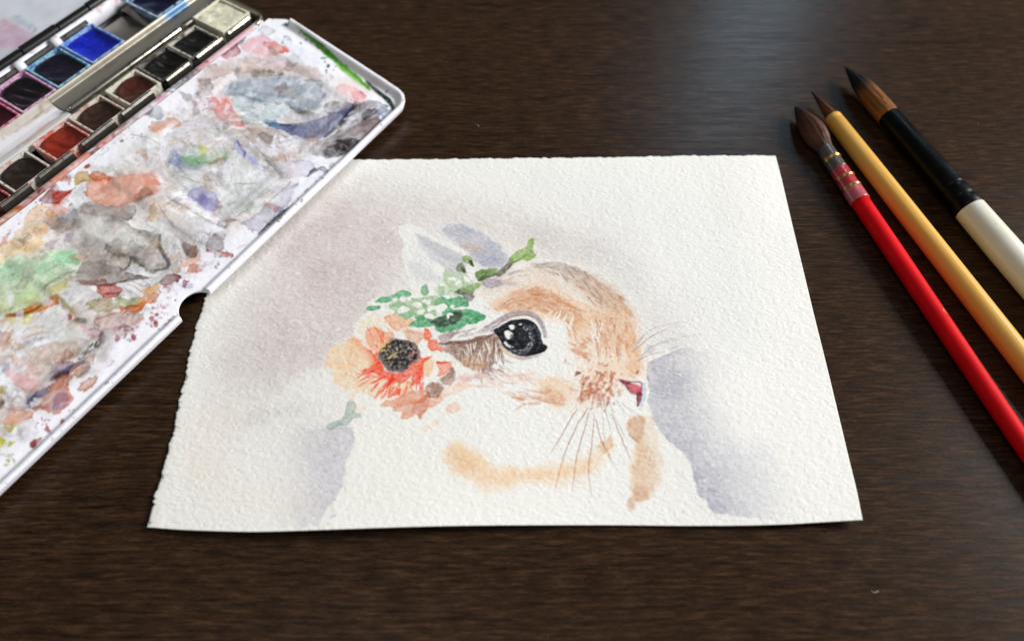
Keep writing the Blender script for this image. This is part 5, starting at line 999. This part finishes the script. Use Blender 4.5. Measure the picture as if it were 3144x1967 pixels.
def pan(u0, u1, v0, v1, ztop, label, cup_m, paint_m=None, fill=1.2, rough=0.5, crn=(0.35,)*4, seed=0, dish=1.2, hump=0.0, brushmark=0.0):
    cu, cv, hu, hv = (u0+u1)/2, (v0+v1)/2, (u1-u0)/2, (v1-v0)/2
    t = thing("paint_pan", bw(cu, cv, 6.2), label, "paint pan", "paint pans in the box")
    def loop(hu_, hv_, r, z, seg=4):
        L = []
        for sx, sy, a0 in ((1, 1, 0), (-1, 1, 90), (-1, -1, 180), (1, -1, 270)):
            for k in range(seg+1):
                an = math.radians(a0+90*k/seg); L.append(bw(cu+sx*(hu_-r)+r*math.cos(an), cv+sy*(hv_-r)+r*math.sin(an), z))
        return L
    Ls = [loop(hu-0.9, hv-0.9, 0.5, 6.2), loop(hu, hv, 0.6, ztop-0.25), loop(hu-0.15, hv-0.15, 0.5, ztop), loop(hu-1.0, hv-1.0, 0.5, ztop), loop(hu-1.15, hv-1.15, 0.5, ztop-0.3), loop(hu-1.7, hv-1.7, 0.5, 8.2)]
    n = len(Ls[0]); V = sum(Ls, []); mk("cup", V, grid_faces(n, len(Ls), True)+[tuple(range(n))[::-1], tuple(range(5*n, 6*n))], cup_m, t, smooth=False)
    if paint_m is None: return t
    # paint cake: a superellipse with unevenly worn corners and a dished top
    NR, NA = 16, 56; V = []; F = []
    hu2, hv2 = hu-1.25, hv-1.25; ph = seed*1.7
    def outline(an):
        c, s = math.cos(an), math.sin(an); cr = crn[0 if (c >= 0 and s >= 0) else 1 if (c < 0 and s >= 0) else 2 if (c < 0) else 3]
        p = 1.9+6.5*(1-cr)**1.6; k = (abs(c)**p+abs(s)**p)**(-1/p); return k*(1-0.02*math.sin(5*an+ph)-0.03*cr*abs(math.sin(2*an)))
    for i in range(NR+1):
        f = i/NR
        for j in range(NA):
            an = 2*math.pi*j/NA; k = outline(an)*f; x = k*math.cos(an); y = k*math.sin(an)
            z = ztop-fill-dish*(1-f**3)+hump*math.exp(-((x-0.1)**2+(y)**2)*3)-0.7*max(0, f-0.86)/0.14*0.8
            z += brushmark*math.sin(7*(x*0.7+y*0.5)+3*math.sin(2*x+ph))*(1-f)
            z += 0.25*math.sin(3.1*x+ph)*math.cos(2.3*y+ph)*(1-f)
            V.append(bw(cu+x*hu2, cv+y*hv2, z))
    F = grid_faces(NA, NR+1, True)
    b = len(V)
    for j in range(NA):
        an = 2*math.pi*j/NA; k = outline(an); V.append(bw(cu+k*math.cos(an)*hu2, cv+k*math.sin(an)*hv2, 9.0))
    F += [(NR*NA+j, NR*NA+(j+1) % NA, b+(j+1) % NA, b+j) for j in range(NA)]
    mk("paint", V, F, paint_m, t); return t
LR = [  # right edge along the box, label, cup colours, paint
 (-166.6, "dark red paint pan at the left picture edge, lowest of the front row", ("e0d2c8", "a03a30", 0.5), ("4a120c", 0.35), (.3,.3,.3,.3), 1),
 (-145.6, "crimson-brown paint pan left of the blackish-brown pan, front row", ("dcc4ba", "a8323a", 0.47), ("42100c", 0.35), (.3,.3,.3,.3), 2),
 (-124.7, "blackish-brown paint pan between the crimson-brown and brick-red pans, front row", ("d5d2ca", "c98a78", 0.6), ("20130b", 0.55), (.6,.8,.45,.3), 3),
 (-102.1, "bright brick-red paint pan in the front row of the paint box", ("dfc2ba", "cf6a58", 0.5), ("7a2010", 0.5), (.35,.65,.75,.35), 4),
 (-81.4, "dark brown paint pan just above the brick-red one, front row", ("d8cec4", "b5897a", 0.55), ("2e1a0e", 0.5), (.6,.8,.75,.35), 5),
 (-59.6, "reddish-brown paint pan in a clean cream cup, front row", ("dcd8c8", "bfb3a2", 0.66), ("41190f", 0.45), (.6,.92,.8,.4), 6),
 (-39.3, "black paint pan with a grey rim below another black pan, front row", ("8f8a86", "3a3838", 0.48), ("14120f", 0.3), (.3,.55,.6,.35), 7),
 (-19.6, "black paint pan beside the ivory pan, front row", ("c9c6ba", "4a4744", 0.56), ("131210", 0.3), (.35,.3,.5,.3), 8),
]
for k, (ur, lab, cup, pc, crn, sd) in enumerate(LR):
    pan(ur-19.2, ur, 97.9, 116.4, 20.8, lab, pan_plastic("pan_plastic", *cup), pan_paint("pan_colour", pc[0], pc[1]*0.6), 0.5, crn=crn, seed=sd, dish=2.2, brushmark=0.9 if k >= 6 else 0.35)
pan(-17.4, 2.2, 97.9, 119.5, 22.6, "ivory white paint pan at the top end of the front row", pan_plastic("pan_plastic", "dedac6", "c9c08f", 0.62), pan_paint("pan_colour", "d9d4bc", 0.55), 0.5, crn=(.1,.15,.1,.1), seed=9, dish=0.6)
UR = [
 (-152.0, -132.0, "dark crimson paint pan at the left edge, back row", ("d890a8", "b0305a", 0.5), ("4a0c1c", 0.35), (.3,.3,.3,.3), 0.1),
 (-131.2, -111.2, "deep red paint pan in a pink cup, back row", ("e0a0b4", "c04070", 0.5), ("3c0814", 0.35), (.3,.3,.3,.3), 0.1),
 (-110.2, -90.6, "glossy black-violet paint pan in a pink-stained cup, back row", ("d9b4cc", "a85a98", 0.55), ("140d14", 0.16), (.55,.75,.5,.4), 0.5),
 (-89.8, -69.8, "very dark purple paint pan left of the ultramarine pan, back row", ("a9cfe0", "4a7fb0", 0.5), ("140e1e", 0.4), (.6,.55,.92,.4), 0.1),
 (-68.8, -48.2, "bright ultramarine blue paint pan in the back row", ("a9c4ee", "5a86d8", 0.5), ("1022a8", 0.45), (.15,.2,.2,.15), 0.2),
 (-26.5, -6.0, "dark navy paint pan past the empty slot, back row", ("c2d6e4", "2a4a80", 0.52), ("0a0f2c", 0.2), (.4,.4,.3,.3), 0.6),
]
for k, (a_, b_, lab, cup, pc, crn, bm) in enumerate(UR):
    pan(a_, b_, 136.2, 161.2, 21.0, lab, pan_plastic("pan_plastic", *cup), pan_paint("pan_colour", pc[0], pc[1]*0.6), 0.8, crn=crn, seed=20+k, dish=2.6 if k == 4 else 2.0, brushmark=bm)
# the empty slot shows bare tin and a bent divider
mk("slot_floor", *block(-47.4, -27.2, 136.4, 161.6, 8.0, 14.5), m_steel, box, smooth=False)
mk("slot_divider", *solid_strip([(161.5, 14.5), (158, 19.5), (152, 18.8), (144, 16.2), (138, 15.4), (136.6, 14.9)], -31.5, -27.4, 0.6), m_steel, box)

# ------------------------------------------------------------------ brushes
def brush_axis(p0, p1, zf):
    p0 = np.array(p0, float); p1 = np.array(p1, float); d = (p1-p0)/np.linalg.norm(p1-p0)
    return lambda s: (p0[0]+d[0]*s, p0[1]+d[1]*s, zf(s))
def hair_mat(name, stops, rough=0.55):
    m = mat(name, rough=rough, spec=0.35); g = N(m)
    v = g.n("ShaderNodeVertexColor", layer_name="pigment"); co = g.n("ShaderNodeTexCoord").outputs["Object"]
    sep = g.n("ShaderNodeSeparateColor", {0: v.outputs[0]})        # R = along the tuft, G = round it
    vec = g.n("ShaderNodeCombineXYZ", {0: g.n("ShaderNodeMath", {0: sep.outputs[0], 1: 3.0}, operation='MULTIPLY').outputs[0], 1: g.n("ShaderNodeMath", {0: sep.outputs[1], 1: 60.0}, operation='MULTIPLY').outputs[0]}).outputs[0]
    st = g.noise(vec, 1.0, 4, 0.65)
    pos = g.n("ShaderNodeMath", {0: sep.outputs[0], 1: g.n("ShaderNodeMath", {0: g.n("ShaderNodeMath", {0: st, 1: 0.5}, operation='SUBTRACT').outputs[0], 1: 0.22}, operation='MULTIPLY').outputs[0]}, operation='ADD').outputs[0]
    c = g.ramp(pos, [(p, lin(h)) for p, h in stops]); k = g.ramp(st, [(0.3, (0.55, 0.55, 0.55)), (0.5, (1, 1, 1)), (0.7, (1.6, 1.5, 1.4))])
    g.link(g.mix(1.0, c, k, 'MULTIPLY'), g.b.inputs["Base Color"]); g.bump(st, 0.5, 0.0004); return m
def tuft(axis, prof, m, parent, seg=72, seed=0):
    rs = np.random.RandomState(seed); fl = rs.normal(0, 1, seg)
    sp = smooth_loop(np.array(prof), 6, False); sp = [(s, max(r, 0.05)) for s, r in sp]
    V, F = lathe(axis, sp, seg, lambda s, an: 0.035*fl[int(round(an/(2*math.pi)*seg)) % seg])
    L = sp[-1][0]; cols = []
    hairs = []
    for k in range(70):                     # single hairs lying proud of the tuft
        a0 = rs.uniform(0, 2*math.pi); s0 = rs.uniform(0.0, 0.35)*L; s1 = rs.uniform(0.75, 0.97)*L; dr = rs.normal(0, 0.12); out = rs.uniform(0.02, 0.09)*(3 if k % 9 == 0 else 1)
        hv = []; ns = 10
        for i in range(ns):
            f = i/(ns-1); s = s0+(s1-s0)*f; rr = np.interp(s, [p[0] for p in sp], [p[1] for p in sp])*(1.02)+out*(1-f)**2+0.03; an = a0+dr*(1-f)
            t_ = np.array(axis(s+0.5))-np.array(axis(s-0.5)); t_ /= np.linalg.norm(t_); sd_ = np.cross(t_, [0, 0, 1]); sd_ /= np.linalg.norm(sd_); up_ = np.cross(sd_, t_)
            rad = sd_*math.cos(an)+up_*math.sin(an); tan = -sd_*math.sin(an)+up_*math.cos(an); c_ = np.array(axis(s))+rad*rr; w_ = 0.09*(0.4+0.6*f)
            hv += [c_-tan*w_, c_+rad*w_*1.6, c_+tan*w_]
        hairs.append((hv, [(i*3+j, i*3+j+1, i*3+4+j, i*3+3+j) for i in range(ns-1) for j in range(2)], s0, s1, rs.rand()))
    for s, r in sp:
        for i in range(seg): cols.append((s/L, abs(2*i/seg-1), 0))
    V = [tuple(p) for p in V]; F = [tuple(f) for f in F]
    for hv, hf, s0, s1, hr in hairs:
        b = len(V); V += [tuple(p) for p in hv]; F += [tuple(i+b for i in f) for f in hf]
        for i in range(10): cols += [((s0+(s1-s0)*i/9)/L, hr, 0)]*3
    return mk("bristles", V, F, m, parent, cols=np.array(cols))
def gold(name="brass_wire"): return mat(name, lin("c9a86a"), 0.28, 1.0)
m_gold = gold()
# red-handled mop brush
ax = brush_axis((142.5, 295.7), (194.0, 112.9), lambda s: np.interp(s, [0, 18, 35, 300], [4.6, 5.6, 5.3, 3.9]))
t = thing("red_paintbrush", (142.5, 295.7, 0), "paintbrush with red lacquered handle and brown mop hair, nearest the painting", "paintbrush", "paintbrushes beside the painting")
tuft(ax, [(0, 0.3), (3, 1.6), (8, 3.4), (14, 4.9), (20, 5.5), (25, 5.0), (29, 4.0), (31.5, 3.7)], hair_mat("brown_mop_hair", [(0.0, "1a1013"), (0.18, "241417"), (0.38, "4a2a17"), (0.8, "5e3620"), (1.0, "3a2418")]), t, seed=1)
def quill(name, c, rough, **kw):
    m = mat(name, lin(c), rough, spec=0.5, Coat_Weight=0.5, Coat_Roughness=0.2); g = N(m); co = g.n("ShaderNodeTexCoord").outputs["Object"]
    n = g.noise(co, 220, 4, 0.6); g.link(g.ramp(n, [(0.3, lin(c)*0.75), (0.7, lin(c)*1.2)]), g.b.inputs["Base Color"]); return m
mk("ferrule", *lathe(ax, [(30.0, 3.55), (31, 3.75), (38.5, 4.0), (39.0, 4.0), (44.5, 4.15), (45.2, 4.15)], 40), quill("grey_quill", "4a423d", 0.35), t)
mk("wrapped_collar", *lathe(ax, [(45.2, 4.1), (45.6, 4.2), (54, 4.35), (63.5, 4.45), (64.4, 4.4), (64.6, 4.1)], 40), quill("clear_quill_over_red", "b02a32", 0.3), t)
mk("quill_end", *lathe(ax, [(57.6, 4.4), (58.0, 4.48), (64.6, 4.56), (65.1, 4.5), (65.2, 4.1)], 40), quill("cloudy_quill", "b4535a", 0.3), t)
def wire(s0, r, n, w=0.38):
    parts = []
    for k in range(n):
        V = []; s = s0+k*w*1.9; sg, tb = 40, 8
        for i in range(sg):
            an = 2*math.pi*i/sg; so = s+0.35*math.sin(an+k)
            P0 = np.array(ax(so)); tt = np.array(ax(so+0.5))-np.array(ax(so-0.5)); tt /= np.linalg.norm(tt); side = np.cross(tt, [0, 0, 1]); side /= np.linalg.norm(side); up = np.cross(side, tt); rad = side*math.cos(an)+up*math.sin(an)
            for j in range(tb): b = 2*math.pi*j/tb; V.append(P0+rad*(r+w*math.cos(b))+tt*w*math.sin(b))
        F = [(i*tb+j, i*tb+(j+1) % tb, ((i+1) % sg)*tb+(j+1) % tb, ((i+1) % sg)*tb+j) for i in range(sg) for j in range(tb)]
        parts.append((V, F))
    return join(parts)
mk("wire_binding", *wire(37.6, 4.05, 3), m_gold, t); mk("wire_binding", *wire(50.4, 4.3, 2, 0.42), m_gold, t); mk("wire_binding", *wire(56.6, 4.4, 2, 0.42), m_gold, t)
m_red = mat("red_lacquer", lin("d40610"), 0.55, spec=0.1); g = N(m_red); co = g.n("ShaderNodeTexCoord").outputs["Object"]
g.link(g.ramp(g.noise(co, 60, 4), [(0.3, lin("c8040c")), (0.7, lin("dc0812"))]), g.b.inputs["Base Color"]); g.bump(g.noise(co, 500, 2), 0.04, 0.0002)
mk("handle", *lathe(ax, [(64.0, 4.05), (70, 4.1), (90, 4.15), (110, 4.1), (140, 4.0), (170, 3.85), (200, 3.6), (235, 3.1), (262, 2.3), (266, 1.6), (267, 0.6)], 48), m_red, t)
# gold lettering worn off along the handle's far side: a ring, then small strokes
def rad_at(s): return np.interp(s, [64, 90, 110, 140, 170, 200], [4.05, 4.15, 4.1, 4.0, 3.85, 3.6])
def on_handle(s, an, o=0.05):
    P0 = np.array(ax(s)); tt = np.array(ax(s+0.5))-np.array(ax(s-0.5)); tt /= np.linalg.norm(tt); side = np.cross(tt, [0, 0, 1]); side /= np.linalg.norm(side); up = np.cross(side, tt)
    return P0+(side*math.cos(an)+up*math.sin(an))*(rad_at(s)+o)
rs = random.Random(3); parts = []
sd = 1 if on_handle(100, 0)[0] > ax(100)[0] else -1
def mark(pts, w=0.16):                      # a thin raised line of gold leaf: pts in (s, angle)
    V = []; 
    for k, (s, an) in enumerate(pts):
        s2, a2 = pts[min(k+1, len(pts)-1)]; s1, a1 = pts[max(k-1, 0)]; ds, da = s2-s1, (a2-a1)*4.0; L = math.hypot(ds, da)+1e-6; nx, ny = -da/L, ds/L
        V.append(on_handle(s+nx*w, an+ny*w/4.0)); V.append(on_handle(s-nx*w, an-ny*w/4.0))
    parts.append((V, [(2*k, 2*k+1, 2*k+3, 2*k+2) for k in range(len(pts)-1)]))
A0 = 0.98 if sd > 0 else math.pi-0.98; dA = -1 if sd > 0 else 1
mark([(129.5+1.9*math.cos(a), A0+dA*0.05+0.33*math.sin(a)) for a in np.linspace(0, 2*math.pi, 18)], 0.13)
s = 137.0
while s < 176:
    a = A0+dA*0.12
    for q in range(rs.randint(1, 3)):
        x = s+rs.uniform(0, 1.2); mark([(x, a-0.28), (x+rs.uniform(-.5, .8), a), (x+rs.uniform(-.3, 1.0), a+0.28)], 0.12)
    if rs.random() < 0.6: mark([(s, a+0.2), (s+1.3, a+0.22)], 0.12)
    s += rs.choice([1.9, 2.1, 2.4, 4.5])
mk("gold_lettering", *join(parts), m_gold, t)
# bamboo-handled brush
ax2 = brush_axis((153.1, 307.3), (206.6, 148.7), lambda s: np.interp(s, [0, 20, 300], [4.4, 4.6, 5.0]))
t = thing("bamboo_paintbrush", (153.1, 307.3, 0), "slim paintbrush with plain yellow bamboo handle and short pointed brown hair", "paintbrush", "paintbrushes beside the painting")
tuft(ax2, [(0, 0.12), (4, 0.6), (9, 1.3), (14, 2.1), (19, 2.7), (22, 2.8)], hair_mat("tan_weasel_hair", [(0.0, "20120a"), (0.3, "3d230f"), (0.7, "6a3f16"), (1.0, "5a3410")]), t, seed=2)
m_bam = mat("bamboo", lin("d3a24a"), 0.42, spec=0.4); g = N(m_bam); co = g.n("ShaderNodeTexCoord").outputs["Object"]
rot = math.atan2(148.7-307.3, 206.6-153.1)
fib = g.noise(g.n("ShaderNodeMapping", {"Vector": co, "Rotation": (0, 0, -rot), "Scale": (12, 900, 900)}, vector_type='TEXTURE').outputs[0] if False else g.n("ShaderNodeMapping", {"Vector": g.n("ShaderNodeVectorRotate", {"Vector": co, "Angle": -rot}, rotation_type='Z_AXIS').outputs[0], "Scale": (14, 800, 800)}).outputs[0], 1.0, 4, 0.6)
spots = g.ramp(g.noise(co, 300, 3, 0.5), [(0.73, (0, 0, 0)), (0.78, (0.5, 0.5, 0.5))])
g.link(g.mix(spots, g.ramp(fib, [(0.3, lin("cc963c")), (0.5, lin("d8a448")), (0.75, lin("e2b254"))]), lin("8a6228")), g.b.inputs["Base Color"]); g.bump(fib, 0.12, 0.0002)
mk("handle", *lathe(ax2, [(20.2, 2.4), (20.2, 3.9), (20.8, 4.15), (22.4, 4.22), (22.7, 4.05), (23.1, 4.05), (23.4, 4.3), (54, 4.6), (84, 4.8), (127, 4.9), (170, 4.95), (250, 4.8), (252, 4.4), (252, 1)], 48), m_bam, t)
# large brush, white handle and black ferrule
ax3 = brush_axis((173.5, 323.6), (220.9, 190.0), lambda s: np.interp(s, [0, 40, 105, 300], [6.2, 6.6, 6.9, 6.7]))
t = thing("white_paintbrush", (173.5, 323.6, 0), "thick paintbrush with cream white handle, black ferrule and dark-tipped amber hair", "paintbrush", "paintbrushes beside the painting")
tuft(ax3, [(0, 0.15), (4, 1.3), (9, 2.8), (15, 4.1), (21, 4.8), (30, 5.0), (41, 5.0)], hair_mat("amber_hair_dark_tip", [(0.0, "0c090a"), (0.36, "130c0b"), (0.46, "4a2a12"), (0.56, "80501d"), (1.0, "8a5820")]), t, seed=3)
m_fer = mat("black_ferrule", lin("050505"), 0.4, spec=0.12); g = N(m_fer); co = g.n("ShaderNodeTexCoord").outputs["Object"]
g.link(g.n("ShaderNodeMapRange", {0: g.noise(co, 130, 4), 1: 0.3, 2: 0.7, 3: 0.28, 4: 0.45}).outputs[0], g.b.inputs["Roughness"])
mk("ferrule", *lathe(ax3, [(39.2, 5.0), (39.2, 5.2), (40, 5.35), (70, 5.95), (88.5, 6.35), (89.4, 6.3), (90.2, 5.95), (91.0, 6.3), (91.8, 6.45), (95.5, 6.5), (96.4, 6.4), (97.2, 6.05), (98.0, 6.45), (98.8, 6.6), (102.6, 6.65), (103.0, 6.4)], 56), m_fer, t)
m_wh = mat("cream_lacquer", lin("dcd8c8"), 0.35, spec=0.45, Coat_Weight=0.3, Coat_Roughness=0.15); g = N(m_wh); co = g.n("ShaderNodeTexCoord").outputs["Object"]
g.link(g.mix(g.ramp(g.noise(co, 420, 3), [(0.72, (0, 0, 0)), (0.76, (0.7, 0.7, 0.7))]), g.ramp(g.noise(co, 40, 3), [(0.3, lin("d6d1bf")), (0.7, lin("e0dccd"))]), lin("8a8070")), g.b.inputs["Base Color"])
mk("handle", *lathe(ax3, [(102.4, 6.5), (103, 6.62), (125, 6.85), (160, 6.8), (210, 6.0), (260, 4.6), (264, 3.5), (266, 1.0)], 56), m_wh, t)

# ------------------------------------------------------------------ lint and dust on the table
m_du = mat("lint", lin("b9b4aa"), 0.9); rs = random.Random(11); parts = []
spots = [(1456,128,.5),(1402,257,.45),(1467,383,.4),(1780,360,.3),(2150,356,.3),(2560,356,.3),(3003,380,.5),(3113,640,.35),(2624,1292,.35),(1560,1730,.3),(1870,1742,.35),(2626,1727,.35),(1683,1954,.4),(2516,720,.3),(700,1735,.25),(300,1830,.25),(2900,1700,.25),(2300,1880,.25),(1100,1900,.25),(2100,150,.3),(1250,180,.25),(2950,150,.25)]
def fleck(p, r):
    V = []; n = 6; h = r*0.5
    for i in range(n): a = 2*math.pi*i/n; q = r*rs.uniform(0.5, 1.2); V.append((p[0]+q*math.cos(a), p[1]+q*0.6*math.sin(a), 0.03))
    V.append((p[0], p[1], h)); return V, [(i, (i+1) % n, n) for i in range(n)]
for x, y, r in spots: parts.append(fleck(at(x, y), r*0.4))
def fibre(pts, w=0.12):
    P3 = smooth_loop(np.array([[*at(x, y), z] for x, y, z in pts]), 6, False); V = []
    for k, p in enumerate(P3):
        d = P3[min(k+1, len(P3)-1)]-P3[max(k-1, 0)]; d = d/(np.linalg.norm(d)+1e-9); sdv = np.array([-d[1], d[0], 0])*w
        V += [p+sdv, p+np.array([0, 0, w*1.4]), p-sdv]
    F = []
    for k in range(len(P3)-1):
        for j in range(3): F.append((k*3+j, k*3+(j+1) % 3, k*3+3+(j+1) % 3, k*3+3+j))
    return V, F
parts += [fibre([(2674,1810,.1),(2680,1818,.3),(2690,1816,.3),(2698,1813,.1)], .12), fibre([(1460,382,.1),(1467,386,.2),(1470,390,.1)], .15)]
mk("dust", *join(parts), m_du, smooth=False, kind="stuff")
